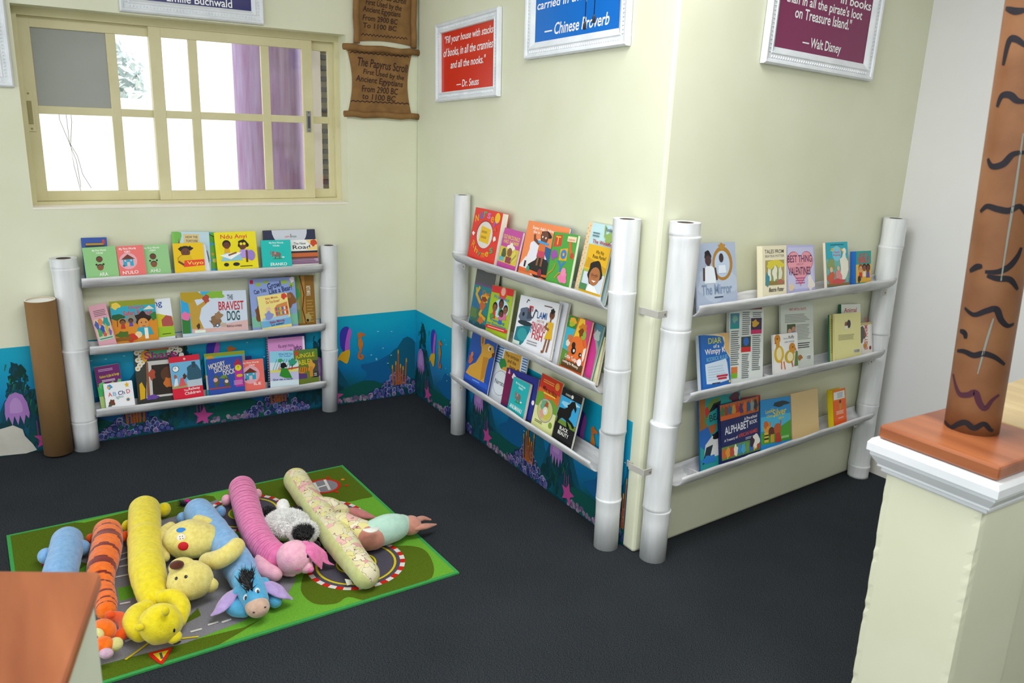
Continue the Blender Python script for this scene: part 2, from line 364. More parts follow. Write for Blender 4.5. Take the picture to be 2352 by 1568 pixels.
def mural(name, label, k, u0, u1, octs, seed):
    M = FR[k] @ Matrix.Translation((0, -.0015, 0)) @ Matrix.Rotation(math.pi/2, 4, 'X')   # local x along wall, y up, z out
    root = MB(); r = random.Random(seed)
    root.box((u0, .0005, -.0012), (u1, .5 + 0, 0), sea)
    Z = [0.0]
    def clip(pts): return [(min(max(x, u0+.001), u1-.001), min(max(y, .005), .499)) for x, y in pts]
    def F2(pts, c):
        p = clip(pts)
        if max(x for x, y in p) - min(x for x, y in p) > .003: Z[0] += .000005; root.flat(p, Z[0] + .0001, c)
    def FS(pts, c): F2(smooth(pts + [pts[0]], 4)[:-1], c)
    for o in octs:
        Z[0] = 0.0
        # dark weedy rock behind, green growth, far blue mounds
        F2(blobpts(o+.44, .17, .2, .08, seed+1), '0a5c92'); F2(blobpts(o+.52, .2, .09, .14, seed+3), '075c78')
        F2([(o-.13, .01), (o-.1, .12), (o-.04, .26), (o+.02, .3), (o+.08, .3), (o+.13, .2), (o+.2, .08), (o+.3, .01)], '075068')
        for i in range(280):
            t_ = r.random(); hgt = .08 + .36*math.exp(-((t_-.5)/.24)**2); x = o - .1 + .25*t_; y = r.uniform(.03, hgt); q = r.uniform(.01, .024)
            F2(blobpts(x, y, q*.7, q*1.3, i, 9, .3), r.choice(['063f52', '073a48', '0a3a36', '0a4a4a', '084558']))
        for i in range(26):
            x = o + r.uniform(-.05, .12); y = r.uniform(.1, .4); F2([(x, y), (x+.004, y+.002), (x+.012, y+.03), (x+.006, y+.03)], r.choice(['0f5a44', '147a4a', '0c4f5c', '1d6a58']))
        F2(blobpts(o+.3, .05, .22, .06, seed+5), '08504a')
        # coral heap of small rounded knobs
        for i in range(150):
            t_ = r.random(); x = o + .30 + t_*.34; top = .03 + .115*math.exp(-((t_-.5)/.3)**2); y = r.uniform(.012, top); q = r.uniform(.007, .014)
            F2([(x+q*1.1*math.cos(a), y+q*1.25*math.sin(a)) for a in [j*.785 for j in range(8)]], r.choice(['8f8fb8', '7d86b0', 'a898b8']) if i % 2 else '16204a')
            F2([(x+q*.85*math.cos(a), y-.002+q*1.0*math.sin(a)) for a in [j*.785 for j in range(8)]], r.choice(coral))
        for i in range(40):
            x = o + .1 + r.random()*.22; y = r.uniform(.01, .035); q = r.uniform(.006, .011); F2([(x+q*math.cos(a), y+q*math.sin(a)) for a in [j*.785 for j in range(8)]], r.choice(['7a6a86', '8d7d93', '5e5272', '9a8a98']))
        # sponge tubes
        for dx, h in ((-.03, .12), (-.012, .14), (.0, .205), (.012, .12), (.025, .105), (.042, .15)):
            x = o + .475 + dx; F2([(x-.005, .07), (x+.005, .07), (x+.004+dx*.2, .07+h), (x-.004+dx*.2, .07+h)], 'a65a1e'); F2([(x-.003+dx*.2, .05+h), (x+.004+dx*.2, .05+h), (x+.003+dx*.2, .072+h), (x-.003+dx*.2, .072+h)], 'c89a2c')
        for dx, h in ((.05, .1), (.066, .08), (.08, .09)): F2([(o+dx+.02, .03), (o+dx+.027, .03), (o+dx+.025, .05+h), (o+dx+.021, .05+h)], '7a3f78')
        # generic pink starfish
        F2([(o+.1+.05*math.cos(a)*(1 if i % 2 == 0 else .45), .055+.05*math.sin(a)*(1 if i % 2 == 0 else .45)) for i, a in enumerate([j*.628+1.4 for j in range(10)])], 'b8478e')
        # plain mauve jellyfish, no face
        F2([(o-.045, .2), (o-.04, .25), (o-.02, .285), (o+.005, .295), (o+.03, .28), (o+.045, .24), (o+.05, .19), (o+.045, .165)] + [(o+.045-.011*i, .165+(.02 if i % 2 else -.025)) for i in range(1, 8)] + [(o-.042, .165)], 'a276bb')
        FS([(o-.025, .2), (o-.02, .245), (o+.0, .27), (o+.02, .25), (o+.022, .2)], 'b48cc8')
        # violet and yellow reef fish
        FS([(o+.135, .34), (o+.135, .41), (o+.155, .44), (o+.18, .44), (o+.195, .41), (o+.185, .37), (o+.18, .3), (o+.155, .3)], '3a35a8'); FS([(o+.16, .3), (o+.165, .36), (o+.185, .43), (o+.2, .41), (o+.19, .36), (o+.185, .3)], 'b65ac0'); FS([(o+.14, .3), (o+.188, .31), (o+.18, .25), (o+.165, .235), (o+.13, .26), (o+.115, .245), (o+.12, .27)], 'd6a61e')
        # plain orange seahorse silhouette
        sx = o + .245
        for q in strokequads(smooth([(sx+.028, .385), (sx+.01, .39), (sx, .375), (sx+.006, .35), (sx+.012, .33), (sx+.006, .3), (sx-.004, .28), (sx-.004, .262), (sx+.008, .252), (sx+.018, .262), (sx+.012, .272)], 4), .013): F2(q, 'c06424')
        F2(blobpts(sx+.004, .34, .014, .03, 3), 'c8741e'); F2(blobpts(sx+.004, .388, .017, .015, 4), 'c06a28')
        for i in range(8):
            x = o + r.uniform(.3, .46); y = r.uniform(.2, .42); F2([(x+.006*math.cos(a), y+.0025*math.sin(a)+.004) for a in [j*.785 for j in range(8)]], '8fd4e2')
    ob = root.build(name, None, M); return tag(ob, label, 'mural')
mural('sea_mural', 'underwater reef mural strip along the foot of the window wall', 'A', -2.6, -.0015, [-1.964 + TILE*i for i in (-1, 0, 1, 2)], 3)
mural('sea_mural', 'underwater reef mural strip along the wall left of the projecting corner', 'B', .003, 1.962, [.085 + .7*i for i in range(3)], 9)
# torn-off patch showing plaster
mb = MB(); pp = [wp('A', x, y) for x, y in ((-40, 1000), (0, 985), (30, 976), (52, 985), (57, 1000), (75, 1018), (85, 1032), (60, 1040), (0, 1046), (-40, 1050))]
mb.prism([(p.x, p.z) for p in pp], -.001, .0018, noisy('bare_plaster', 'b9b7ad', 'c9c7be', 12, .9, .4), FR['A'] @ Matrix.Translation((0, -.003, 0)) @ Matrix.Rotation(math.pi/2, 4, 'X'))
tag(mb.build('plaster_patch'), 'torn patch of bare grey plaster in the mural beside the cardboard tube', 'patch')

# ------------------------------------------------------------------ bamboo book racks
bam = noisy('white_painted_bamboo', 'cdd0d2', 'ebedee', 22, .5, .3, 70, stretch=(1, 1, .12), dist=.004)
bamsh = noisy('white_painted_split_bamboo', 'b2b3b5', 'e2e3e4', 34, .55, .45, 80, stretch=(.15, 1, 1), dist=.004)
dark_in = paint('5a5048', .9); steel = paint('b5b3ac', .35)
RACKS = {}
def post(par, p0, p1, r0, r1, nodes, seed):
    """bamboo cane: rings stacked upwards, a swollen joint at each node, slight kinks between joints"""
    r = random.Random(seed); mb = MB(); p0, p1 = Vector(p0), Vector(p1); H = p1.z - p0.z; n = 32
    off = [Vector((0, 0, 0))] + [Vector((r.uniform(-.004, .004), r.uniform(-.003, .003), 0)) for _ in nodes]; lv = [(0, .98, off[0])]
    for i, z in enumerate(sorted(nodes)):
        a_, b_ = off[i], off[i+1]
        for d, m_, o in ((-.05, .972, a_), (-.016, .988, a_), (-.005, 1.028, a_), (-.001, 1.022, a_), (.0008, .985, (a_+b_)/2), (.003, 1.012, b_), (.012, .988, b_), (.045, .97, b_)):
            if lv[-1][0] + .0004 < z + d < H - .003: lv.append((z + d, m_, o))
    lv.append((H, .985, lv[-1][2])); vs = []
    for z, m_, o in lv:
        c = p0 + (p1-p0)*(z/H) + o; rr = (r0 + (r1-r0)*z/H)*m_
        for i in range(n): g = 2*math.pi*i/n; q = rr*(1 + .012*math.sin(2*g + seed)); vs.append((c.x + q*math.cos(g), c.y + q*math.sin(g), c.z))
    m_ = len(lv); mb.add(vs, [(i*n+k, i*n+(k+1)%n, (i+1)*n+(k+1)%n, (i+1)*n+k) for i in range(m_-1) for k in range(n)], bam, True)
    rt = r1*.985; c = p1 + lv[-1][2]; ring_ = lambda f, dz: [c + Vector((math.cos(2*math.pi*i/n)*rt*f, math.sin(2*math.pi*i/n)*rt*f, dz)) for i in range(n)]
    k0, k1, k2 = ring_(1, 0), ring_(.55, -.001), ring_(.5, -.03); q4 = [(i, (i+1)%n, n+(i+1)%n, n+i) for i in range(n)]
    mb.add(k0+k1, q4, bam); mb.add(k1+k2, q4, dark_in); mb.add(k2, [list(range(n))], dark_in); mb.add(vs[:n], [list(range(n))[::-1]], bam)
    return mb.build('post', par)
SR, SN = .053, .069                # trough radius and distance of its axis from the wall
def trough(par, u0, u1, lip0, lip1, seed, nodes, walls=()):
    r = random.Random(seed); mb = MB(); n = 40; K = 14; th = .006; vs = []; 
    for i in range(n+1):
        t_ = i/n; u = u0 + (u1-u0)*t_; z = lip0 + (lip1-lip0)*t_
        bulge = 1 + sum(.06*math.exp(-((u-q)/.012)**2) for q in nodes)
        jag = noise.noise(Vector((u*9, seed, 0)))*.007
        taper = 1 - .05*max(0, 1 - min(t_, 1-t_)/.05)
        for ro in (SR*bulge, SR*bulge - th):
            for k in range(K+1):
                a = math.pi + math.pi*k/K*1.0; kk = k/K
                y = -SN + ro*math.cos(a)*-1; zz = z + ro*math.sin(a)*taper
                if k in (0, K): zz += jag*(1 if k == 0 else .6)
                vs.append((u, y, zz))
    W2 = 2*(K+1); fs = []
    for i in range(n):
        a, b = i*W2, (i+1)*W2
        for k in range(K): fs.append((a+k, a+k+1, b+k+1, b+k)); fs.append((b+K+1+k, b+K+2+k, a+K+2+k, a+K+1+k))
        fs.append((a, b, b+K+1, a+K+1)); fs.append((a+K, a+2*K+1, b+2*K+1, b+K))
    for e in (0, n):
        for k in range(K): q = (e*W2+k, e*W2+K+1+k, e*W2+K+2+k, e*W2+k+1); fs.append(q if e == 0 else q[::-1])
    mb.add(vs, fs, bamsh, True)
    for q in walls:                                         # joint wall left inside the split cane
        z = lip0 + (lip1-lip0)*(q-u0)/(u1-u0); rr = SR - .005
        for s_ in (-.0025, .0025): pass
        a_ = [(q-.003, -SN - rr*math.cos(g), z - .012 - (rr-.012)*math.sin(g)) if 0 < i < 12 else (q-.003, -SN - rr*math.cos(g), z-.012) for i, g in enumerate([math.pi*i/12 for i in range(13)])]
        b_ = [(q+.003, y, zz) for _, y, zz in a_]; n_ = len(a_)
        mb.add(a_+b_, [tuple(range(n_))[::-1], tuple(range(n_, 2*n_))] + [(i, (i+1)%n_, n_+(i+1)%n_, n_+i) for i in range(n_)], bamsh)
    sh = mb.build('shelf', par); return sh
WALLS = {('C', 1): [(1756, 853)], ('C', 2): [(1590, 1070)], ('A', 1): [(407, 760)]}
def rack(k, label, posts, shelves):
    rt = thing('bamboo_book_rack', label, 'book rack', FR[k], 'white bamboo book racks along the walls')
    for i, (b, t_, r0, r1, nodes) in enumerate(posts): post(rt, (b[0], -b[1], 0), (t_[0], -b[1], t_[1]), r0, r1, nodes, ord(k)+i)
    for i, (u0, u1, l0, l1, nd) in enumerate(shelves): trough(rt, u0, u1, l0, l1, ord(k)*3+i, nd, [wp(k, x, y, .07).x for x, y in WALLS.get((k, i), ())])
    RACKS[k] = (rt, [(a, b, c, d) for a, b, c, d, _ in shelves]); return rt
rA = rack('A', 'lower white bamboo book rack with three trough shelves under the window', [((-1.704, .056), (-1.718, .893), .055, .055, (.14, .48, .85)), ((-.53, .05), (-.515, .896), .042, .045, (.34, .68))],
     [(-1.66, -.572, .809, .811, (-1.2, -.8)), (-1.655, -.565, .5, .503, (-1.23, -.9)), (-1.655, -.57, .201, .189, (-1.45, -1.1, -.8))])
rB = rack('B', 'taller white bamboo book rack standing left of the projecting wall corner', [((.655, .048), (.649, 1.199), .039, .04, (.3, .61, .93)), ((1.927, .056), (1.909, 1.23), .047, .049, (.2, .46, .7, .98))],
     [(.7, 1.875, .936, .953, (1.0, 1.55)), (.7, 1.875, .634, .64, (1.0, 1.5)), (.7, 1.878, .343, .334, (1.0, 1.4))])
rC = rack('C', 'taller white bamboo book rack on the wall right of the projecting corner', [((.043, .058), (.058, 1.234), .049, .052, (.2, .53, .87, 1.19)), ((1.41, .054), (1.385, 1.201), .047, .049, (.06, .36, .69, 1.08))],
     [(.098, 1.35, .958, .953, (.6, 1.1)), (.096, 1.35, .648, .636, (.35, .75)), (.096, 1.35, .329, .345, (.45, .8))])
def bracket(par, k, px, py, n, w_=.03):
    p = wp(k, px, py, n); mb = MB(); mb.box((p.x-w_/2, p.y-.002, p.z-.012), (p.x+w_/2, p.y+.002, p.z+.012), steel); mb.sweep([(p.x+w_*.25, p.y-.005, p.z), (p.x+w_*.25, p.y, p.z)], .004, '#77746c', 8, caps='flat')
    mb.box((p.x-w_/2, p.y, p.z-.012), (p.x-w_/2+.003, -.0, p.z+.012), steel); mb.build('bracket', par, bevel=.001)
bracket(rB, 'B', 1474, 714, .004); bracket(rB, 'B', 1446, 1066, .004); bracket(rC, 'C', 1521, 722, .075, .045); bracket(rC, 'C', 1487, 1084, .075, .04)
for k, rt, q in (('B', rB, ((1066, 612), (1062, 755), (1060, 890))), ('C', rC, ((2032, 672), (2000, 830), (1965, 975)))):
    for px, py in q:
        p = wp(k, px, py, .1); mb = MB(); mb.box((p.x-.012, p.y-.002, p.z-.012), (p.x+.012, p.y+.002, p.z+.012), steel); mb.sweep([(p.x, p.y-.004, p.z), (p.x, p.y, p.z)], .004, '#77746c', 8, caps='flat'); mb.build('bracket', rt)
# ------------------------------------------------------------------ books
page_mat = noisy('page_edges', 'd9d3bf', 'efebdd', 60, .8, .3, 200, stretch=(.2, .2, 6))
def lipz(k, row, u):
    a, b, l0, l1 = RACKS[k][1][row]; return l0 + (l1-l0)*(u-a)/(b-a)
def book(k, row, quad, label, items, cover='ffffff', spine=None, nb=.08, th=.008, tilt=12, cat='book', group=None, rough=.38, round_=.004, side='L', pages=True, name='book', back=None, vis=None, art_h=None):
    """quad: TL, TR, BR, BL where the cover was seen in the photograph; it stands in the trough and leans on the wall"""
    tl = math.radians(tilt); M = FR[k]; Mi = M.inverted()
    uc = sum(wp(k, x, y, nb).x for x, y in quad[2:]) / 2; z0 = lipz(k, row, uc)
    P0 = M @ Vector((uc, -nb, z0)); U = M.col[0].to_3d(); V = Vector((0, 0, math.cos(tl))) - nrm(k)*math.sin(tl); Nn = U.cross(V).normalized()
    q = [];
    for x, y in quad: p = hit(x, y, P0, Nn) - P0; q.append(Vector((p.dot(U), p.dot(V))))
    TL, TR, BR, BL = q
    X = ((TR - TL) + (BR - BL)).normalized(); Y = Vector((-X.y, X.x))
    W = ((TR-TL).dot(X) + (BR-BL).dot(X)) / 2; H = ((TL-BL).dot(Y) + (TR-BR).dot(Y)) / 2
    c = (TL+TR+BR+BL) / 4; a0, a1 = {'A': (-1.648, -.574), 'B': (.704, 1.856), 'C': (.104, 1.336)}[k]; sk = abs(X.y)*H/2
    lo, hi = uc + c.x - W/2 - sk, uc + c.x + W/2 + sk           # keep clear of the posts
    if lo < a0 + .006: e = a0 + .006 - lo; c = c + X*e/2; W -= e
    if hi > a1 - .006: e = hi - a1 + .006; c = c - X*e/2; W -= e
    bm_ = c - Y*H/2
    Xw = U*X.x + V*X.y; Yw = U*Y.x + V*Y.y; O = P0 + U*bm_.x + V*bm_.y
    # let the foot reach down into the trough without touching its inner face
    ext = 0
    for e in range(1, 46):
        e /= 1000; ok = True
        for sx in (-W/2, W/2):
            for dz in (0, -th):
                p = Mi @ (O + Xw*sx - Yw*e + Nn*dz); dn = -p.y - SN; rr = SR - .009
                if abs(dn) > rr or (p.z - lipz(k, row, p.x)) < -math.sqrt(rr*rr - dn*dn): ok = False
        if not ok: break
        ext = e
    Mw = Matrix.Identity(4); O2 = O - Yw*ext
    for i in range(3): Mw[i][0] = Xw[i]; Mw[i][1] = Yw[i]; Mw[i][2] = Nn[i]; Mw[i][3] = O2[i]
    root = thing(name, label, cat, Mw, group)
    bt = .0013 if th > .004 else th*.3; h = H + ext; r_ = min(round_, W*.1)
    def outline(x0, x1, y0, y1, rl, rr):
        pts = [(x0+rl, y0)] if rl else [(x0, y0)]
        def arc(cx, cy, a0, rad): return [(cx+rad*math.cos(a0+i*math.pi/8), cy+rad*math.sin(a0+i*math.pi/8)) for i in range(5)]
        pts = []
        pts += arc(x1-rr, y0+rr, -math.pi/2, rr) if rr else [(x1, y0)]
        pts += arc(x1-rr, y1-rr, 0, rr) if rr else [(x1, y1)]
        pts += arc(x0+rl, y1-rl, math.pi/2, rl) if rl else [(x0, y1)]
        pts += arc(x0+rl, y0+rl, math.pi, rl) if rl else [(x0, y0)]
        return pts
    rl, rr = (0, r_) if side == 'L' else (r_, 0)
    o_ = outline(-W/2, W/2, 0, h, rl, rr)
    mb = MB(); cm = paint(cover, rough); sm = paint(spine or cover, rough)
    mb.prism(o_, -bt, 0, cm); mb.prism(o_, -th, -th+bt, paint(back or spine or cover, rough))
    xs = -W/2 if side == 'L' else W/2 - bt
    mb.box((xs, 0.0003, -th+.0001), (xs+bt, h-.0003, -.0001), sm)
    art(mb, [tuple(paint(a, rough) if isinstance(a, str) and len(a) == 6 and all(ch in '0123456789abcdef' for ch in a) else a for a in it) for it in items], W, H, .00005, None, .0001, None, ext)
    mb.build('cover', root)
    if pages:
        mb = MB(); ins = .0022
        a, b = (-W/2+bt, W/2-ins) if side == 'L' else (-W/2+ins, W/2-bt)
        mb.box((a, ins, -th+bt), (b, h-ins, -bt), page_mat); mb.build('page_block', root)
    return root
BG = 'picture books on the rack under the window'; 
def A_(row, quad, label, items, **kw): return book('A', row, quad, label, items, **kw)
def B_(row, quad, label, items, **kw): return book('B', row, quad, label, items, **kw)
def C_(row, quad, label, items, **kw): return book('C', row, quad, label, items, **kw)
SK, SK2, HR = '6b3d28', '8a5636', '1c1512'
def faces(u, v1, v2, s):
    return [('C',u,v1,s,HR),('C',u,v1-.015,s*.9,SK),('C',u-s*1.05,v2+s,s*.32,HR),('C',u+s*1.05,v2+s,s*.32,HR),('C',u,v2+.012,s,HR),('C',u,v2-.012,s*.92,SK2)] + [('C',u+d,v+.0,s*.09,'1a1010') for v in (v1, v2) for d in (-s*.35, s*.35)] + [('R',u-s*.25,v-s*.55,u+s*.25,v-s*.48,'5a2018') for v in (v1, v2)]
def hut(u, v, s):
    return [('C',u,v,s*1.5,'e7a9b4'),('R',u-s*.85,v-s*.8,u+s*.85,v+s*.35,'20a6c4'),('P',[(u-s*1.15,v+s*.3),(u+s*1.15,v+s*.3),(u,v+s*1.1)],'6a3020'),('R',u-s*.25,v-s*.8,u+s*.25,v-s*.15,'e9b9c4'),('R',u-s*.65,v-s*.05,u-s*.35,v+s*.2,'e9b9c4'),('R',u+s*.35,v-s*.05,u+s*.65,v+s*.2,'e9b9c4'),('C',u-s*.8,v-s*.7,s*.2,'3d6a8a')]
def elephant(u, v, s):
    return [('E',u,v,s*.8,s*.6,'7d7168'),('C',u-s*.75,v+s*.35,s*.42,'857a70'),('R',u-s*.6,v-s*1.0,u-s*.3,v-s*.1,'75695f'),('R',u+s*.3,v-s*1.0,u+s*.6,v-s*.1,'75695f'),('L',[(u-s*1.05,v+s*.3),(u-s*1.4,v+s*.1),(u-s*1.45,v+s*.6),(u-s*1.25,v+s*.9)],s*.16,'857a70'),('E',u-s*.45,v+s*.3,s*.22,s*.34,'c98a90'),('C',u-s*.95,v+s*.42,s*.05,'1a1512'),('E',u+s*.0,v-s*1.05,s*1.1,s*.1,'3d8a3a'),('E',u+s*1.2,v-s*.7,s*.3,s*.16,'e8ecec'),('C',u-s*1.0,v-s*.3,s*.18,'c8402c')]
# --- rack under the window, top shelf
A_(0, [(174,546),(246,545),(252,630),(184,634)], 'blue book with gold title band behind the leftmost green board book', [('R',0,0,1,1,'2a4fa0'),('R',.14,.6,.9,.86,'122f4c'),('R',.16,.8,.88,.85,'b58a2c'),('S',.32,.7,.7,.76,1,'c8d4dc'),('E',.1,.6,.06,.14,'d4418f'),('B',.86,.88,.05,.07,'c83a2c')], cover='2450a4', spine='1b7f8f', nb=.058, th=.012)
A_(0, [(182,570),(265,564),(274,631),(190,637)], 'pale green board book ARA with two drawn heads, leftmost on the top shelf', [('T','My First Words',.28,.83,.7,.92,'f2f6ea'),('T','YORUBA',.38,.76,.6,.82,'f2f6ea')]+faces(.46,.58,.3,.1)+[('T','ARA',.4,.0,.66,.12,'f6f6f0')], cover='8fc684', nb=.094, th=.011)
A_(0, [(267,566),(329,562),(336,626),(274,631)], 'coral red board book N\'ULO with a drawn round hut between two green board books', [('T','My First Words',.1,.84,.72,.94,'f8f4ee'),('T','IGBO',.28,.76,.5,.83,'f8f4ee')]+hut(.38,.46,.22)+[('T','N\'ULO',.12,.0,.7,.12,'faf6f0')], cover='ec7370', nb=.092, th=.011)
A_(0, [(330,563),(387,560),(391,622),(335,627)], 'pale green board book AHU with two drawn heads, right of the coral red one', [('T','My First Words',.02,.84,.64,.93,'f2f6ea'),('T','IGBO',.24,.77,.48,.83,'f2f6ea')]+faces(.34,.58,.3,.13)+[('T','AHU',.16,.0,.56,.12,'f6f6f0')], cover='94c989', nb=.08, th=.011)
A_(0, [(394,530),(480,534),(485,617),(400,622)], 'tall tortoise story book with green and pale blue cover behind a yellow book', [('R',.04,0,1,1,'bcd8e4'),('B',.1,.8,.14,.3,'6fb84a',2),('R',.0,0,.06,1,'7cc04c'),('R',.3,.45,.72,.94,'d9c48c'),('T','HOW THE',.36,.83,.68,.89,'4a3320'),('T','TORTOISE',.36,.73,.68,.79,'4a3320'),('T','GAINED HIS',.36,.63,.68,.69,'4a3320'),('P',[(.12,.5),(.2,.5),(.18,.85)],'a0402c'),('B',.9,.3,.06,.2,'6a7a80',3)], cover='a9cfdc', spine='7cb648', nb=.068, th=.008)
A_(0, [(440,534),(498,533),(500,616),(446,619)], 'green and blue picture book with a leafy tree, squeezed beside the yellow Ndu Anyi book', [('R',0,0,1,1,'39a7dc'),('B',.85,.85,.2,.14,'5fae3a',4),('B',.8,.45,.16,.2,'6bb53c',6),('R',.5,0,1,.2,'6bb03c'),('C',.8,.4,.06,'d8a23a'),('C',.86,.22,.09,'d9cf5c'),('L',[(.7,.95),(.95,.86)],.03,'3a2a1a')], cover='45a9d8', nb=.056, th=.006)
A_(0, [(398,559),(466,557),(471,618),(400,622)], 'small golden yellow book with a drawn child and red title band', [('B',.28,.78,.1,.09,HR,2),('B',.55,.8,.1,.08,HR,4),('E',.4,.78,.17,.12,HR),('E',.4,.66,.15,.16,SK),('P',[(.14,.28),(.14,.48),(.26,.56),(.55,.56),(.62,.4),(.6,.3)],'e0b800'),('L',[(.14,.3),(.13,.46),(.26,.57)],.012,'2a1a10'),('L',[(.16,.32),(.34,.18)],.07,SK),('P',[(.3,.12),(1,.16),(1,.38),(.34,.36)],'e8402c'),('T','Vuyo',.42,.16,.96,.33,'f6d84a'),('C',.35,.67,.015,'1a100c'),('C',.46,.67,.015,'1a100c'),('R',.38,.57,.46,.585,'4a1c14')], cover='edc400', nb=.092, th=.004, pages=False)
A_(0, [(460,562),(476,560),(477,617),(463,619)], 'curled white back page sticking out beside the small golden yellow book', [], cover='e6e8ec', nb=.084, th=.003, pages=False, cat='page')
A_(0, [(494,534),(587,530),(593,612),(497,617)], 'bright yellow picture book Ndu Anyi with two drawn children reading', [('B',.5,.4,.48,.4,'ecdc10',7),('T','Ndu Anyi',.14,.78,.78,.93,'d8482c',0),('K',.27,.64,.09,SK,HR,'e2ac1c'),('B',.66,.64,.13,.13,HR,3),('C',.66,.6,.085,SK),('C',.62,.66,.035,'f0dc20'),('C',.7,.66,.035,'f0dc20'),('P',[(.54,.26),(.78,.26),(.8,.5),(.58,.5)],'b59adf'),('E',.84,.33,.1,.15,'9a7fd0'),('L',[(.74,.46),(.73,.16)],.05,SK),('P',[(.1,.2),(.62,.2),(.56,.4),(.2,.42)],'8fc8dc'),('P',[(.08,.36),(.34,.42),(.34,.24)],'eef2f4'),('P',[(.34,.24),(.34,.42),(.62,.42)],'f6f8f8'),('L',[(.3,.36),(.48,.42)],.04,SK2),('E',.22,.1,.06,.05,'22262e'),('E',.46,.1,.08,.05,'22262e'),('S',.55,.01,.86,.06,1,'4a4a10')], cover='efe01c', nb=.09, th=.007)
A_(0, [(603,529),(728,526),(735,605),(612,612)], 'navy book with a big pale moon on its cover behind the New Road book', [('E',.48,1.0,.36,.36,'c9cdd8') if 0 else ('P',[(.16,1.0)]+[(.5+.34*math.cos(math.pi+i*math.pi/14), 1.0+.34*1.5*math.sin(math.pi+i*math.pi/14)) for i in range(15)]+[(.84,1.0)],'cfd4e0'),('T','HAPPY',.4,.78,.5,.83,'c8642c'),('T','PRESS',.53,.78,.63,.83,'3a7a4a'),('L',[(.515,.78),(.52,.88)],.01,'22242a')], cover='30344e', nb=.06, th=.01)
A_(0, [(608,553),(732,549),(737,604),(612,610)], 'white picture book The New Road with orange and brown strips at its foot', [('R',0,.56,1,1,'eef0f0'),('T','The New',.54,.8,.78,.9,'3a3a3e'),('T','Road',.52,.62,.86,.78,'2a2c30'),('P',[(.78,.98),(1,1),(1,.56),(.76,.58),(.9,.72)],'f0d488'),('B',.93,.86,.07,.13,'cc4a2c',3),('R',0,.46,1,.54,'2a2c34'),('R',0,.3,1,.46,'c8683c'),('R',0,.22,1,.3,'7a4a3a'),('R',0,.08,1,.22,'b89ac0'),('R',0,0,1,.1,'8a6a8a'),('S',.4,.1,1,.28,3,'5a3a3a')], cover='e8e6e2', nb=.076, th=.008)
A_(0, [(600,551),(668,551),(670,608),(602,612)], 'turquoise board book ERANKO with a drawn elephant in front of the navy moon book', [('T','My First Words',.27,.84,.75,.93,'eafaf8'),('T','YORUBA',.38,.75,.62,.81,'eafaf8')]+elephant(.52,.44,.16)+[('T','ERANKO',.27,.0,.82,.12,'f4fcfa')], cover='1fbfb8', nb=.094, th=.01)
# middle shelf
A_(1, [(187,707),(243,695),(264,778),(200,793)], 'worn pink book tilted to the right with a colourful crowd picture', [('S',.2,.68,.9,.86,4,'7a5a68'),('R',.08,.12,.94,.62,'d9c4a8'),('B',.2,.45,.12,.12,'3f5fa8',2),('B',.42,.52,.15,.1,'d8804a',3),('B',.75,.5,.17,.14,'1f9a94',5),('B',.45,.32,.12,.12,'2a4fb4',6),('B',.25,.25,.12,.12,'4a9a5a',7),('B',.68,.3,.1,.14,'c8b04a',8),('B',.5,.18,.1,.07,'c85a4a',9),('B',.82,.22,.08,.1,'7a5ab0',4),('R',.08,.03,.94,.12,'a8d4b8'),('S',.14,.05,.9,.1,1,'2a5a4a')], cover='d8a0ae', nb=.092, th=.013)
A_(1, [(249,691),(354,687),(365,773),(263,786)], 'picture book Safari Rescue with orange savanna and a dark haired child', [('R',0,.86,1,1,'8f9a24'),('R',0,.55,1,.86,'27a7c0'),('R',0,0,1,.45,'d98a20'),('P',[(.72,.74),(.86,.84),(.97,.74)],'e8dccb'),('B',.12,.88,.1,.08,'e8c84a',3),('T','Diego\'s',.4,.76,.74,.86,'d8302c'),('T','Safari Rescue',.27,.62,.92,.74,'d8302c'),('B',.14,.6,.15,.07,'1e5a32',3),('L',[(.13,.56),(.12,.36)],.018,'5a3a20'),('B',.45,.52,.13,.12,'8a8a80',5),('P',[(.5,.5),(.75,.68),(.98,.5)],'a8788a'),('B',.95,.56,.1,.1,'2f7a3a',6),('K',.24,.46,.06,SK2,HR,'b83a30'),('K',.42,.48,.05,SK,HR,'5a4ab0'),('B',.68,.52,.17,.16,'24120c',4),('E',.69,.4,.12,.13,'d8924a'),('P',[(.5,.1),(.56,.3),(.84,.3),(.9,.1)],'2aa0b8'),('R',.7,.0,.78,.28,'f0ead8'),('C',.56,.12,.08,'ead0a0'),('B',.4,.06,.12,.1,'c83020',3),('B',.22,.16,.14,.08,'4a6a20',5),('C',.65,.42,.014,'1a100c'),('C',.75,.42,.014,'1a100c'),('R',.66,.32,.73,.335,'8a3a20'),('R',0,0,.4,.08,'8a5a14')], cover='d48a24', nb=.077, th=.006)
A_(1, [(340,688),(393,684),(400,770),(347,778)], 'book with white sky, red barn and bright green grass behind the savanna picture book', [('R',0,.55,1,1,'e6ecf4'),('T','ng',.26,.76,.62,.92,'2a55a0'),('P',[(0,.2),(0,.6),(.4,.62),(1,.5),(1,.2)],'c8c020'),('P',[(.5,.45),(.72,.56),(.95,.52),(1,.3),(.95,.26),(.5,.28)],'b0504c'),('R',0,0,1,.26,'9ac02a'),('S',.45,.05,.85,.1,1,'4a5a10')], cover='dfe8ec', nb=.068, th=.007)
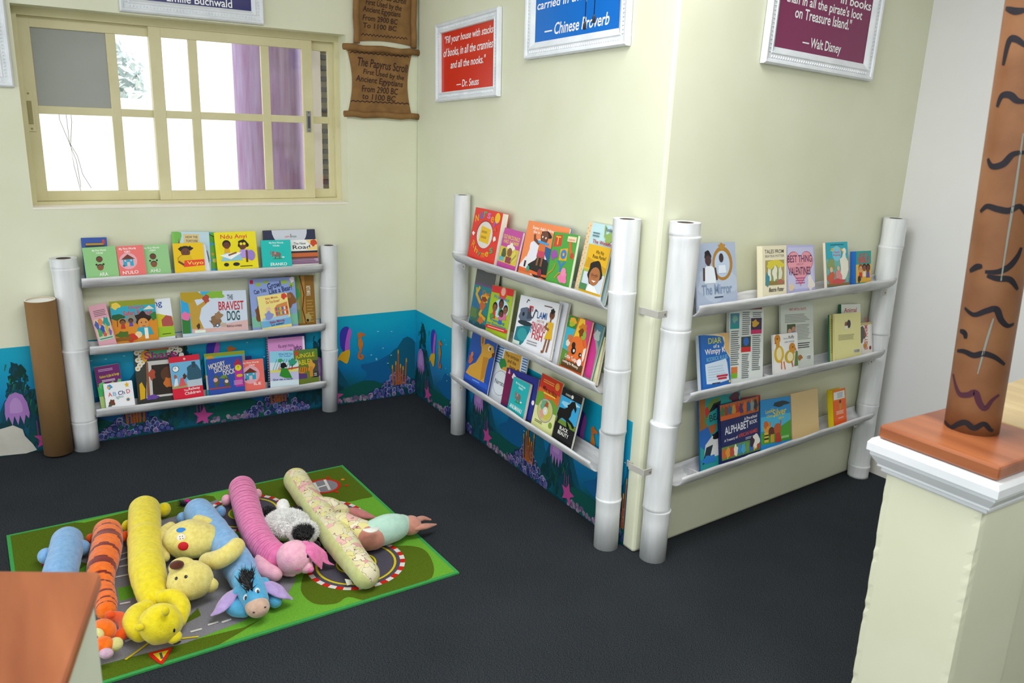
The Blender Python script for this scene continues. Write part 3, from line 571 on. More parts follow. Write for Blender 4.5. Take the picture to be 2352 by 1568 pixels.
A_(1, [(415,669),(561,668),(574,755),(418,769)], 'wide picture book The Bravest Dog with a tree and a brown dog', [('R',0,0,1,1,'cfdcec'),('R',0,.0,.14,1,'2aa4dc'),('R',.0,0,.12,.36,'2f7a34'),('B',.06,.42,.07,.1,'e870a8',2),('R',.3,.85,.62,1,'2fb0e0'),('P',[(.14,0),(.34,.0),(.26,.35),(.3,.6),(.44,.78),(.38,.8),(.24,.66),(.2,.82),(.1,.9),(.12,.6)],'c09a3c'),('B',.14,.9,.18,.14,'b89a20',3),('B',.52,.92,.14,.1,'86b83a',5),('B',.38,.82,.05,.1,'b04a38',6),('R',.14,0,1,.1,'d8b0a4'),('P',[(.4,0),(1,0),(1,.26),(.7,.2)],'dcb6b4'),('T','THE',.7,.78,.79,.9,'3a4a52'),('T','BRAVEST',.56,.52,.95,.74,'c4232c'),('T','DOG',.68,.26,.88,.5,'23564e'),('B',.5,.28,.08,.13,'8a6a4a',3),('B',.55,.4,.06,.09,'9a7a58',4),('R',.46,.12,.49,.3,'8a6a4a'),('R',.54,.14,.57,.28,'8a6a4a'),('C',.525,.16,.03,'2a5a78'),('C',.525,.16,.016,'dfe8ec'),('L',[(.41,.28),(.45,.25)],.012,'6a4a30'),('B',.62,.17,.05,.05,'c0ac98',5),('B',.24,.16,.025,.07,'4a3428',6),('T','BUKOLA AYINDE',.67,.1,.9,.15,'5a4048'),('R',.18,.0,.34,.07,'e4f0e0')], cover='c8d8e6', nb=.088, th=.006)
A_(1, [(573,640),(677,636),(684,742),(578,754)], 'tall periwinkle blue book Can You Growl Like a Bear with leafy twigs', [('R',0,.0,1,.24,'7fbfa4'),('R',0,.22,1,.34,'88a8cc'),('R',.02,.9,.09,.98,'c8283a'),('B',.2,.88,.06,.04,'9ab84a',2),('B',.36,.92,.06,.03,'9ab84a',3),('B',.76,.9,.08,.04,'9ab84a',4),('B',.92,.84,.05,.06,'9ab84a',5),('B',.94,.94,.05,.06,'e8d8d4',6),('T','Can You',.1,.68,.36,.77,'1c2a5a',10),('T','Growl',.4,.76,.7,.89,'1c2a5a',10),('T','Like a Bear?',.42,.66,.94,.77,'1c2a5a',8),('B',.86,.52,.12,.15,'8a5a34',3),('B',.16,.28,.08,.16,'7a4a34',4),('C',.84,.6,.05,'a8744a')], cover='8fa4dc', nb=.078, th=.009, tilt=10)
A_(1, [(589,683),(658,670),(670,744),(604,752)], 'small yellow board book with a bookcase picture in front of the periwinkle book', [('R',0,0,1,.22,'6fb0dc'),('R',.06,.2,.94,.3,'a8c8e4'),('T','Baby Minnie,',.26,.84,.68,.93,'c04a34',2),('T','Do You Know?',.26,.73,.72,.82,'c04a34',2),('B',.88,.9,.1,.09,'d8483a',3),('P',[(.52,.3),(.96,.3),(.96,.72),(.6,.66),(.5,.56)],'d88a50')]+[('R',.54+i*.07,y,.59+i*.07,y+.1,c) for y in (.34,.48) for i,c in enumerate(['b04a9a','3aa070','d8c04a','5a6ac8','e8e0d0','c84a3a'])]+[('C',.3,.56,.08,'e8c4a8'),('B',.28,.36,.14,.13,'8a96cc',4),('T','Bebe Minnie',.28,.1,.78,.18,'b02a5a',2),('T','Lo sabes?',.32,.02,.76,.09,'2a2a5a',2)], cover='f0e08a', nb=.093, th=.009, tilt=10)
A_(1, [(655,634),(721,632),(725,740),(662,745)], 'brown book with green creatures on tree bark at the right end of the middle shelf', [('R',0,0,1,1,'8a6428'),('R',.2,0,.5,1,'7d8a50'),('B',.36,.62,.12,.12,'3a9a5a',3),('B',.36,.86,.11,.1,'6a8a4a',4),('B',.34,.4,.1,.12,'9a9a6a',5),('B',.32,.16,.1,.1,'3a9a6a',6),('R',.52,0,.66,1,'b0803c'),('L',[(.5,1),(.62,.6),(.54,.3),(.64,0)],.04,'5a3a14'),('T','FUNMI ILORI',.86,.58,1.2,.67,'efe6cc',90),('S',.7,.0,.94,.5,8,'a8883c'),('B',.72,.12,.1,.1,'a89a5c',7),('C',.7,.06,.05,'2a2018')], cover='8a6428', nb=.058, th=.006, tilt=10)
# bottom shelf
A_(2, [(203,845),(276,834),(286,925),(212,940)], 'purple and green book with a white oval on its cover', [('R',0,.0,1,.5,'a8c478'),('R',0,.26,.5,.52,'3fae5a'),('R',0,.5,1,1,'6c1f68'),('B',.2,.52,.16,.08,'5cbe6a',3),('B',.62,.53,.12,.05,'8ac05a',4),('B',.9,.56,.08,.07,'5cbe6a',5),('E',.6,.26,.43,.26,'b03a3c'),('E',.6,.26,.41,.245,'d8ccbc'),('S',.14,.86,.9,.93,2,'c8a0c8'),('T','Kunkuru da Jaba da Kurege',.16,.68,.94,.77,'e0c81c',3),('S',.22,.6,.9,.66,2,'e8d8e8')], cover='a8c478', nb=.074, th=.011)
A_(2, [(238,881),(303,874),(310,924),(243,936)], 'small white board book A B Ch D Igbo with a yellow star', [('T','A',.12,.42,.26,.6,'d04a3c',4),('T','B',.29,.43,.41,.6,'7ab4dc',4),('T','Ch',.47,.43,.7,.61,'2a3a7a',4),('T','D',.76,.46,.89,.64,'d04a5c',4),('T','Igbo',.38,.26,.64,.42,'7fa8a0',4),('P',[(.8+.09*math.cos(a)*(1 if i%2==0 else .5),.84+.13*math.sin(a)*(1 if i%2==0 else .5)) for i,a in enumerate([j*.628+1.57 for j in range(10)])],'e8bc1c'),('B',.2,.84,.09,.1,'4a9ad0',3),('C',.16,.82,.05,'e0a83a'),('C',.78,.2,.07,'d8b04a'),('C',.78,.2,.045,'3a78c0'),('B',.22,.16,.1,.14,SK,5),('P',[(.06,0),(.2,0),(.12,.14)],'4a5a4a')], cover='eef0f4', nb=.096, th=.01)
A_(2, [(303,799),(418,789),(433,905),(320,919)], 'dark photo book Share with daisies and a framed brown portrait', [('R',0,0,1,1,'3a3c38')]+[('C',u,v,.055,'e4e4dc') for u,v in ((.06,.9),(.13,.82),(.07,.76),(.15,.71),(.1,.66),(.05,.6),(.16,.93),(.75,.92),(.85,.95),(.92,.88),(.83,.84),(.95,.78),(.68,.86))]+[('C',u,v,.02,'d8a820') for u,v in ((.06,.9),(.13,.82),(.07,.76),(.15,.71),(.1,.66),(.05,.6),(.75,.92),(.85,.95),(.92,.88),(.83,.84))]+[('R',.3,.92,.7,.98,'c8642c'),('R',.24,.78,.66,.92,'4aa070'),('B',.22,.83,.1,.1,'d89a20',3),('T','Share',.2,.76,.86,.9,'a01f7c'),('P',[(.16,.02),(.24,.72),(1,.72),(1,.02)],'c8c8c4'),('P',[(.18,.06),(.22,.7),(.26,.7),(.24,.06)],'8a5a3c'),('P',[(.3,.06),(.32,.64),(1,.64),(1,.06)],'2c241e'),('E',.66,.44,.17,.15,'5a3826'),('B',.62,.28,.08,.1,'c8702c',5),('B',.32,.46,.07,.1,'b04a34',6),('P',[(.04,.0),(.05,.3),(.1,.34),(.16,.2),(.14,.02)],'e0b010'),('B',.28,.03,.12,.05,'6a4aa0',7),('B',.8,.05,.1,.03,'e8c030',8),('R',.9,.02,1,.06,'3aa0b8')], cover='3a3c38', spine='a0283a', nb=.066, th=.008)
A_(2, [(387,821),(456,813),(468,897),(398,908)], 'red book The Railway Children with a steam engine and two drawn girls', [('R',0,.16,1,.85,'6fb4dc'),('B',.75,.5,.25,.26,'2f5a6e',3),('R',.72,.66,.84,.82,'2a4a5a'),('R',.5,.16,1,.34,'b8c8d4'),('R',0,.16,.5,.26,'a8a070'),('C',.18,.68,.115,'3a5a78'),('C',.18,.68,.095,'f0f2f2'),('L',[(.12,.7),(.18,.68),(.17,.74)],.012,'20242c'),('P',[(.06,.22),(.2,.24),(.2,.42),(.13,.44)],'dfe4ec'),('B',.14,.48,.05,.05,'b05a3a',3),('P',[(.22,.2),(.46,.22),(.38,.44),(.3,.42)],'dc5a5a'),('B',.44,.46,.06,.07,'4a3426',4),('C',.5,.92,.035,'f0e8e4'),('C',.5,.92,.016,'8a1a24'),('T','The',.36,.06,.5,.11,'f6ecec',2),('T','Railway',.52,.05,.9,.14,'f6ecec',2),('T','Children',.38,-.04,.9,.035,'f6ecec',2)], cover='d8203c', nb=.09, th=.009)
A_(2, [(467,813),(562,804),(567,885),(476,895)], 'green topped picture book just behind the blue Hickory Dickory Dock book', [('R',0,.9,1,1,'8f9a24'),('R',0,.0,.1,.9,'35b4cc'),('R',.0,.0,.08,.4,'e8e4d8'),('B',.14,.86,.1,.07,'d89a2c',3),('R',.9,0,1,.88,'9a9a8a'),('B',.95,.2,.05,.1,'e0d020',4)], cover='35b4cc', nb=.069, th=.006)
A_(2, [(475,826),(556,816),(562,886),(479,895)], 'blue picture book Hickory Dickory Dock with a pink clock tower', [('R',0,0,1,1,'2f4fa8'),('T','HICKORY',.06,.66,.52,.82,'f0e6c0',10),('T','DICKORY',.2,.52,.68,.68,'e8dcb8',10),('T','DOCK',.44,.4,.78,.56,'f0e6c0',10),('P',[(.74,.0),(.98,.0),(.96,.72),(.76,.72)],'b8329a'),('P',[(.72,.72),(.99,.72),(.86,.94)],'a82a4a'),('C',.86,.62,.09,'e0d420'),('L',[(.86,.62),(.86,.69)],.012,'3a2a10'),('E',.88,.36,.09,.05,'d8b020'),('P',[(.3,.34),(.54,.3),(.52,.42),(.4,.44)],'6a8a3a'),('B',.22,.26,.07,.2,'5a5a2c',3),('C',.2,.3,.06,'e0aaa4'),('B',.5,.2,.07,.16,'5a5a2c',5),('C',.5,.22,.05,'e4c8c0'),('S',.7,.06,.96,.22,4,'e0a8d8'),('R',0,0,.6,.05,'a0444c')], cover='2f4fa8', nb=.092, th=.007)
A_(2, [(563,818),(577,817),(584,884),(570,886)], 'narrow navy book peeping up behind the coral red house board book', [], cover='1d2268', nb=.064, th=.006)
A_(2, [(545,829),(603,823),(610,881),(551,888)], 'coral red board book with a drawn turquoise house, half hidden behind the clock book', [('T','My First Words',.2,.84,.82,.92,'f8f0ea'),('T','YORUBA',.42,.76,.66,.82,'f8f0ea')]+hut(.46,.42,.24)+[('T','ILE',.56,.0,.84,.1,'faf4f0')], cover='ec7268', nb=.083, th=.008)
A_(2, [(609,772),(700,765),(708,876),(618,884)], 'navy exercise book with speckled spiral edge behind the pink Igbo book', [('T','Your',.36,.9,.5,.95,'c8d4e4'),('R',0,0,.05,1,'8a9096')]+[('R',0,.02+i*.05,.05,.04+i*.05,'1a1c24') for i in range(19)], cover='1c2f74', nb=.067, th=.006, tilt=10)
A_(2, [(615,779),(697,771),(707,875),(621,884)], 'pink book with Igbo title and white page edges at the right end', [('T','Ka anyi muo',.28,.76,.68,.86,'5a3a6a',2),('T','mkpuruedemede',.08,.62,.66,.73,'5a3a6a',3),('T','Igbo',.7,.66,.92,.82,'3a2458',3),('R',.1,.585,.8,.592,'a07aa8'),('R',.94,0,1,1,'e8e6ea')], cover='d892cc', nb=.078, th=.008, tilt=10)
A_(2, [(623,805),(685,806),(686,869),(617,877)], 'light blue storybook with a green clad child drawn beneath slanting rain', [('R',0,.62,1,1,'8fd0e8'),('T','What Will You',.3,.86,.8,.93,'2a6ab8'),('T','Do Today?',.34,.78,.74,.85,'2a6ab8'),('R',0,.0,1,.3,'c4c4e4'),('P',[(0,.28),(0,.36),(.9,.4),(1,.28)],'e0d870')]+[('L',[(.1+i*.09,.36),(.24+i*.09,.72)],.014,'2f7a8a') for i in range(8)]+[('B',.36,.68,.09,.06,'3fa060',3),('B',.78,.6,.14,.12,'2f9a7a',4),('L',[(.76,.36),(.78,.52)],.03,'5a3a24'),('B',.94,.9,.07,.1,'c84a2c',5),('B',.46,.5,.11,.1,'14120f',3),('P',[(.32,.16),(.4,.42),(.6,.4),(.7,.2),(.76,.06),(.5,.08)],'2f8a2c'),('C',.32,.4,.05,'d8a07a'),('L',[(.62,.38),(.98,.42)],.05,'c84a2c'),('T','Que vas a hacer',.08,.0,.8,.07,'1f3a7a')], cover='d4e6ee', nb=.093, th=.005)
A_(2, [(672,806),(726,799),(735,866),(680,870)], 'jungle book with a drawn tiger at the far right of the bottom shelf', [('R',0,0,1,1,'6a7a2c'),('R',0,.8,1,1,'5a8038'),('T','JUNGLE',.06,.66,.88,.86,'d8c82c',3),('T','TABLE!',.04,.46,.7,.64,'d8c82c',3),('R',.7,.0,1,.6,'4a4a40'),('B',.34,.3,.3,.1,'c88428',3),('B',.7,.42,.14,.18,'d8a040',4),('R',.62,.04,.76,.4,'c88a34'),('P',[(.08,0),(.5,0),(.5,.16),(.14,.2)],'5a3a74')]+[('L',[(.16+i*.09,.24),(.2+i*.09,.38)],.02,'4a2a10') for i in range(5)]+[('R',.78,.02,.98,.2,'2a2a30'),('S',.8,.05,.96,.17,2,'e0dcc8')], cover='6a7a2c', nb=.089, th=.007, tilt=10)
# --- rack left of the corner, top shelf
cols = ['e8b81c', '4a6ac8', '3fa86a', 'd07ac0', 'e8a01c', '9a5ac0', 'e0402c']
B_(0, [(1095,476),(1154.5,489),(1135,604),(1072,582)], 'thick red board book of Nursery Rhymes with a round white window on the cover', [('E',.49,.49,.3,.29,'8a1c20'),('E',.5,.485,.285,.275,'ded8d2'),('P',[(.33,.34),(.68,.32),(.7,.62),(.35,.66)],'e8bc1a'),('S',.38,.38,.64,.6,2,'c09010')]+[('T',c,.08+i*.135,[.7,.78,.83,.83,.78,.7][i],.2+i*.135,[.84,.91,.96,.95,.9,.82][i],cols[i],[14,8,2,-4,-10,-16][i]) for i,c in enumerate('Nurser')]+[('C',.86,.88,.09,'ecbc20')]+[('T',c,.1+i*.14,[.2,.1,.04,.03,.06,.14][i],.22+i*.14,[.34,.22,.13,.12,.16,.26][i],cols[(i*2+4)%6],[-20,-10,-4,4,10,18][i]) for i,c in enumerate('Rhymes')]+[('B',.1,.46,.05,.04,'ece8e4',2),('B',.88,.46,.05,.05,'ece8e4',3),('P',[(.76,.62),(.9,.62),(.85,.7)],'d8582c')], cover='e03428', nb=.094, th=.032, tilt=10)
B_(0, [(1160,520),(1205,537),(1181,609),(1143,600)], 'magenta farm paperback next to the thick red nursery book', [('R',0,.0,1,.46,'d4bc44'),('R',0,.55,1,.9,'c0489a'),('T','OLD MACDONALD',.05,.7,.92,.82,'e0c83a'),('T','HAD A FARM',.1,.57,.9,.68,'e0c83a'),('E',.56,.48,.22,.08,'ece4d8'),('C',.56,.53,.09,'ece4d8'),('E',.54,.34,.13,.13,SK2),('B',.24,.26,.12,.16,'4a5a3a',3),('B',.8,.24,.14,.16,'d8cc5a',4),('R',.05,.04,.3,.16,'5ab0c0'),('R',.4,.02,.7,.2,'8a3a4a'),('L',[(.7,.1),(.9,.3)],.06,'a8a03c')], cover='c0489a', nb=.085, th=.012)
B_(0, [(1213,505),(1307,524),(1284,647),(1192,620)], 'orange picture book with a caped child standing on a black rock', [('R',0,.0,1,1,'ee8a50'),('T','Super Ada\'s Adventures',.14,.84,.84,.92,'f8ece0',-1),('T','She Is',.18,.78,.34,.83,'e8f0f0'),('B',.38,.36,.26,.32,'e2e4ec',3),('P',[(.0,.1),(.12,.3),(.3,.28),(.9,.28),(1,.1),(1,0),(0,0)],'e6e2e4'),('B',.55,.16,.28,.22,'1c1a1c',5),('P',[(0,0),(0,.08),(.3,.07),(.6,.04),(1,.08),(1,0)],'e0682c'),('P',[(.46,.6),(.62,.56),(.95,.5),(.9,.34),(.72,.24),(.58,.4)],'1f5a94'),('P',[(.7,.4),(.95,.46),(.9,.32),(.74,.24)],'2f8ac8'),('B',.5,.78,.13,.08,HR,3),('C',.48,.73,.09,SK),('P',[(.38,.46),(.56,.46),(.54,.64),(.4,.64)],'d8702c'),('P',[(.38,.34),(.58,.34),(.56,.47),(.39,.47)],'c8405a'),('L',[(.43,.2),(.43,.35)],.045,SK2),('L',[(.53,.2),(.53,.35)],.045,SK2),('L',[(.38,.6),(.26,.66),(.24,.74)],.045,SK),('L',[(.36,.64),(.6,.62)],.03,'3a9ad8'),('C',.44,.74,.014,'f4f0ea'),('C',.52,.73,.014,'f4f0ea'),('C',.24,.08,.04,'3a9a7a'),('C',.54,.06,.05,'8a2a3a'),('R',.12,.1,.16,.22,'22202a')], cover='ee8a50', spine='3a78b8', nb=.077, th=.01)
B_(0, [(1273.5,531),(1330.5,541),(1305,649),(1254,638.5)], 'green board book spelling TOY with a xylophone and a pink teddy', [('P',[(.06,.68),(.4,.72),(.38,.96),(.08,.93)],'c8402c'),('T','T',.12,.74,.33,.92,'e8b41c'),('P',[(.4,.42),(.72,.44),(.7,.7),(.4,.66)],'e0a41c'),('E',.56,.56,.12,.1,'3a78c0'),('C',.56,.56,.04,'e0a41c'),('T','Y',.34,.16,.72,.42,'3a78c0'),('L',[(.72,.88),(.82,.66),(.94,.52)],.09,'e0602c'),('L',[(.64,.94),(.7,.86)],.05,'2a2a2a'),('C',.9,.56,.07,'c83a2c'),('B',.17,.52,.14,.1,'9a4aa8',3),('R',.62,.84,.98,.95,'ecd8b4'),('T','BOARD BOOK',.66,.86,.94,.9,'c8402c'),('L',[(.3,.34),(.24,.2),(.06,.1),(.02,.02)],.03,'c8942c'),('L',[(.36,.04),(.5,.16),(.7,.2)],.03,'c8942c'),('B',.7,.08,.18,.12,'e878a8',5),('C',.7,.2,.1,'e888b0'),('R',0,.0,.02,1,'2f7a2c')], cover='4aa03c', nb=.096, th=.014, tilt=11)
B_(0, [(1350,508.7),(1418,520),(1396,688),(1322.5,664)], 'tall pale blue book The Wedding with a dotted beige spine edge', [('R',0,.0,.12,1,'e6c89c')]+[('C',.03+.06*(i%2),.03+i*.04,.01,'c87a3c') for i in range(24)]+[('B',.74,.82,.12,.08,'8fae5a',4),('L',[(.56,.98),(.6,.84),(.7,.8)],.04,'8fae5a'),('T','Taraka',.58,.91,.8,.96,'3a4a54'),('T','The Wedding',.26,.7,.92,.77,'b0304a',-1),('S',.22,.8,.5,.88,2,'5a7a84'),('R',.3,.6,1,.68,'ece4d4')], cover='bcdce0', nb=.07, th=.012)
B_(0, [(1354,558),(1401,571),(1381,677),(1328.5,662)], 'yellow and white biography with a portrait of a smiling woman in glasses', [('R',0,.42,1,1,'e0b01c'),('R',0,0,1,.44,'c8d4de'),('P',[(0,.5),(.1,.72),(1,.56),(1,.46)],'c89814'),('R',0,.4,1,.46,'a8b040'),('T','Who Was',.4,.82,.76,.9,'3a3010'),('T','Rosa Parks?',.3,.72,.9,.8,'3a3010'),('B',.54,.42,.32,.25,'1c1614',3),('E',.58,.34,.24,.2,'a86a3c'),('L',[(.42,.37),(.52,.37)],.025,'3a2a20'),('L',[(.6,.37),(.72,.37)],.025,'3a2a20'),('C',.47,.36,.05,'8a5230'),('C',.66,.36,.05,'8a5230'),('L',[(.54,.36),(.6,.36)],.012,'2a1c14'),('P',[(.55,.3),(.6,.3),(.575,.36)],'8a5230'),('P',[(.48,.25),(.7,.25),(.6,.21)],'efe2da'),('P',[(.3,0),(.44,.16),(.7,.12),(.9,0)],'e4e8e4'),('R',0,.0,.34,.14,'4a8050'),('R',0,.14,.06,.42,'7aa050')], cover='e0b01c', nb=.095, th=.006, back='e8e2cc')
# middle shelf
B_(1, [(1097,610),(1141,619),(1120,750),(1077.5,732.5)], 'thick dark teal book with an orange mouthed snake, top left of the middle shelf', [('R',0,.68,1,1,'56585a'),('R',0,.66,1,.7,'6a4a78'),('R',0,0,1,.66,'1f7f86'),('B',.3,.3,.3,.3,'2a6a94',3),('B',.4,.12,.4,.12,'3a6a5a',4),('B',.16,.16,.2,.1,'5a7a44',5),('L',[(.3,.62),(.18,.5),(.4,.38),(.62,.3),(.5,.16),(.8,.1)],.09,'d8a41c'),('L',[(.16,.6),(.22,.48)],.07,'d8b020'),('B',.66,.46,.18,.09,'e0a82c',6),('B',.62,.44,.14,.05,'8a3a1c',7),('B',.58,.32,.14,.08,'c0602c',8),('T','Owo',.5,.5,.92,.6,'c8702c'),('B',.6,.06,.14,.06,'c86a34',9)], cover='2a5a62', spine='3a3c40', nb=.076, th=.026, tilt=10, back='3a4a3c')  # grey top band is shade painted into the cover
B_(1, [(1129,654),(1177,663.5),(1168,768),(1118.5,751)], 'lime green board book with a red top and a group of drawn children', [('R',0,.84,1,1,'d8282c'),('C',.55,.86,.17,'e0402c'),('C',.55,.9,.1,'e8b09c'),('T','We learn about',.14,.72,.88,.8,'1f7ab8',-2),('E',.56,.5,.36,.22,'b8d8e8'),('K',.28,.5,.1,SK2,HR,'d83a2c'),('K',.55,.6,.1,SK,HR,'2f9a5a'),('K',.78,.5,.09,SK2,HR,'d86a9a'),('K',.62,.38,.09,SK,HR,'3a6ac0'),('B',.2,.3,.1,.06,'4a9a3a',4),('B',.6,.29,.1,.04,'d86aa0',5),('T','Preserving',.16,.17,.84,.25,'1f7ab8',-2),('T','our Environment',.04,.1,.94,.165,'1f7ab8',-2),('R',0,0,1,.08,'d8282c'),('S',.1,.02,.9,.06,1,'f0c8c0')], cover='a3bf24', nb=.094, th=.014, tilt=11)
B_(1, [(1284,690),(1303,697),(1286,818),(1264,812)], 'plain white book standing close behind the singing fish book', [('S',.2,.05,.6,.1,2,'8a9098')], cover='dadde2', nb=.068, th=.012)
B_(1, [(1199,682),(1291,694),(1258,821),(1174,783)], 'large white picture book with a singing fish and a girl in yellow', [('B',.2,.62,.17,.16,'5a6a80',3),('P',[(.26,.76),(.34,.84),(.36,.66),(.42,.6),(.26,.56)],'3c4858'),('P',[(.02,.1),(.04,.36),(.3,.44),(.42,.5),(.4,.34),(.28,.08),(.22,.02)],'1f7a8a'),('E',.24,.47,.19,.05,'22343e'),('E',.22,.24,.13,.13,'2f9aa0'),('C',.16,.64,.03,'1a1c24'),('L',[(.43,.44),(.47,.4)],.02,'4aa4d0'),('L',[(.42,.38),(.43,.33)],.02,'4aa4d0'),('T','LAMI',.52,.63,.76,.76,'2a5a9a',2),('T','AND THE',.53,.56,.72,.61,'c89a8a',0),('T','SINGING',.42,.4,.78,.55,'c4303a',-2),('T','FISH',.47,.22,.74,.4,'c4303a',-2),('S',.38,.08,.72,.18,2,'9a9aa0'),('L',[(.3,.72),(.3,.82),(.38,.82),(.38,.74)],.022,'c8303a'),('L',[(.42,.62),(.46,.78),(.5,.76)],.022,'22304a'),('L',[(.2,.88),(.22,.94),(.26,.93)],.014,'22304a'),('C',.88,.76,.06,SK),('B',.88,.83,.05,.05,HR,4),('L',[(.87,.7),(.87,.62)],.03,SK2),('P',[(.79,.28),(.84,.46),(.82,.62),(.95,.62),(.95,.46),(.97,.3)],'e0b01c'),('L',[(.8,.58),(.77,.5),(.86,.47)],.035,SK2),('L',[(.85,.28),(.82,.04),(.78,.03)],.035,SK2),('L',[(.92,.29),(.9,.06)],.035,SK2),('S',.66,.88,.86,.92,1,'5a3a44'),('R',.02,.02,.2,.09,'d0e4d4')], cover='e6e8ee', nb=.092, th=.012)
B_(1, [(1370,768),(1393,775),(1367,872),(1346,864)], 'cream edged thin book at the right end of the stack behind the orange animal book', [('R',0,.8,.9,1,'c8c020'),('R',.0,.0,.3,.3,'d84a3a'),('R',.3,.1,.5,.3,'3a6ac0')], cover='e2dcae', nb=.062, th=.012)
B_(1, [(1340,727),(1388,753),(1356,868),(1312,850)], 'curled magenta edged magazine behind the orange animal book', [('P',[(.2,1),(.5,1),(.95,.5),(1,0),(.7,0)],'c83a8a'),('P',[(.5,1),(1,1),(1,.6)],'4a7a8a'),('B',.2,.8,.2,.2,'d8c02c',3),('B',.8,.8,.14,.1,'a8b8b0',5)], cover='8a9a8c', nb=.076, th=.01, back='2a8a94')
B_(1, [(1310,723.5),(1356,737),(1340,860),(1281.5,834)], 'orange and yellow book Looking for Mummy with a round eyed orange animal', [('R',0,.0,1,1,'d8642c'),('P',[(0,.75),(0,1),(.42,1),(.4,.75)],'2f7f34'),('P',[(0,.3),(0,.76),(.4,.76),(.3,.5),(.3,.3)],'35aec4'),('P',[(0,0),(0,.34),(.3,.3),(.2,.0)],'5f8a34'),('P',[(.38,.6),(.5,1),(.8,1),(.6,.6)],'e8c02c'),('P',[(.7,1),(1,1),(1,.5),(.85,.7)],'c8387a'),('B',.22,.9,.15,.07,'e8a82c',3),('B',.2,.84,.12,.05,'a8b42c',4),('B',.7,.84,.16,.08,'c87a1c',5),('E',.78,.7,.1,.09,'8ab03a'),('B',.66,.74,.1,.08,'7a3a14',6),('B',.24,.56,.12,.08,'c8703c',7),('B',.2,.46,.09,.06,'e0d4c0',8),('B',.6,.44,.34,.2,'e0702c',9),('C',.46,.46,.08,'2a1a14'),('C',.5,.36,.1,'1a1214'),('C',.52,.36,.04,'dfe4e8'),('C',.8,.32,.06,'2a1a14'),('C',.82,.32,.025,'dfe4e8'),('B',.96,.36,.08,.12,'f0e0cc',3),('R',.1,.0,1,.14,'5a3a1c'),('T','Little Tadpole',.2,.16,.84,.26,'f4ecdc',-4),('T','Looking for Mummy',.14,.07,.84,.14,'f4ecdc',-4),('E',.84,.18,.09,.07,'eaeaf0')], cover='d8642c', nb=.094, th=.01)
# bottom shelf
B_(2, [(1084,762),(1139,783),(1123,898),(1067,866)], 'blue book with a large golden kangaroo looking up, left end of the bottom shelf', [('R',0,.0,1,1,'2350ac'),('R',0,.6,1,1,'2a56a8'),('P',[(.04,.12),(.14,.3),(.36,.42),(.5,.66),(.46,.8),(.68,.9),(.9,.88),(1,.72),(.9,.66),(.82,.6),(.8,.4),(.8,.14),(.84,.04),(.6,.06)],'d4a03a'),('P',[(.44,.78),(.36,.98),(.44,1.06),(.54,.98),(.56,.82)],'c8923a'),('P',[(.46,.84),(.42,.98),(.48,1.0),(.5,.86)],'8a5a2c'),('P',[(.9,.74),(1,.78),(1,.68),(.92,.66)],'5a2a18'),('P',[(.6,.6),(.8,.62),(.78,.2),(.66,.1)],'c08424'),('C',.78,.81,.05,'e8e4d4'),('C',.8,.81,.03,'2a1a10'),('B',.14,.44,.08,.1,'c8642c',4),('C',.16,.55,.05,'d87a3c'),('R',0,0,1,.1,'2a5ac8'),('S',.36,.03,.66,.07,1,'8ab0e8')], cover='2350ac', nb=.088, th=.008)
B_(2, [(1142,790),(1214,815),(1192,940),(1125.5,905)], 'white workbook with blue stripes and an orange title card', [('R',0,.0,1,1,'dde4ea')]+[('R',0,.66+i*.048,1,.685+i*.048,'3a78b8') for i in range(7)]+[('P',[(.2,.54),(.86,.54),(.84,.98),(.22,.96)],'e8ecec'),('P',[(.24,.56),(.82,.56),(.8,.95),(.26,.93)],'d8a43c'),('T','The tortoise',.3,.84,.74,.91,'4a2a14',-2),('T','and the',.4,.74,.68,.81,'4a2a14',-2),('T','hare',.5,.64,.68,.71,'4a2a14',-2),('B',.26,.68,.12,.09,'2f8a44',3),('C',.78,.62,.06,'8a5a34'),('E',.3,.3,.24,.24,'8a9298'),('E',.3,.3,.23,.23,'dde4ea'),('T','Narrator',.12,.27,.5,.36,'4a5058',-2)], cover='dde4ea', nb=.066, th=.006)
B_(2, [(1163,844),(1242.5,871),(1218,957),(1151.5,925)], 'navy and maroon book Functional behind the turquoise elephant board book', [('R',0,0,1,1,'272f86'),('P',[(0,0),(0,.98),(.2,.92),(.3,.5),(.26,0)],'74184c'),('T','Functional',.34,.68,.84,.84,'e8e6f0',-3),('P',[(.06,.86),(.1,1),(.14,.86)],'e0b0d0'),('P',[(.2,.8),(.24,.92),(.34,.84),(.24,.76)],'f0e4ec'),('C',.95,.36,.04,'f0e4ec')], cover='272f86', spine='74184c', nb=.077, th=.008)
B_(2, [(1180,864),(1215.5,883),(1203.5,954),(1165.5,935)], 'turquoise board book ANUMANU with a drawn elephant and layered red and grey page edges', [('T','My First Words',.2,.82,.8,.9,'eafaf8',-4),('T','IGBO',.42,.73,.68,.79,'eafaf8',-4)]+elephant(.52,.46,.17)+[('T','ANUMANU',.12,.04,.86,.18,'f0fafa',-3)], cover='23b0b4', spine='23b0b4', nb=.098, th=.016, round_=.006, back='9a9ea4')
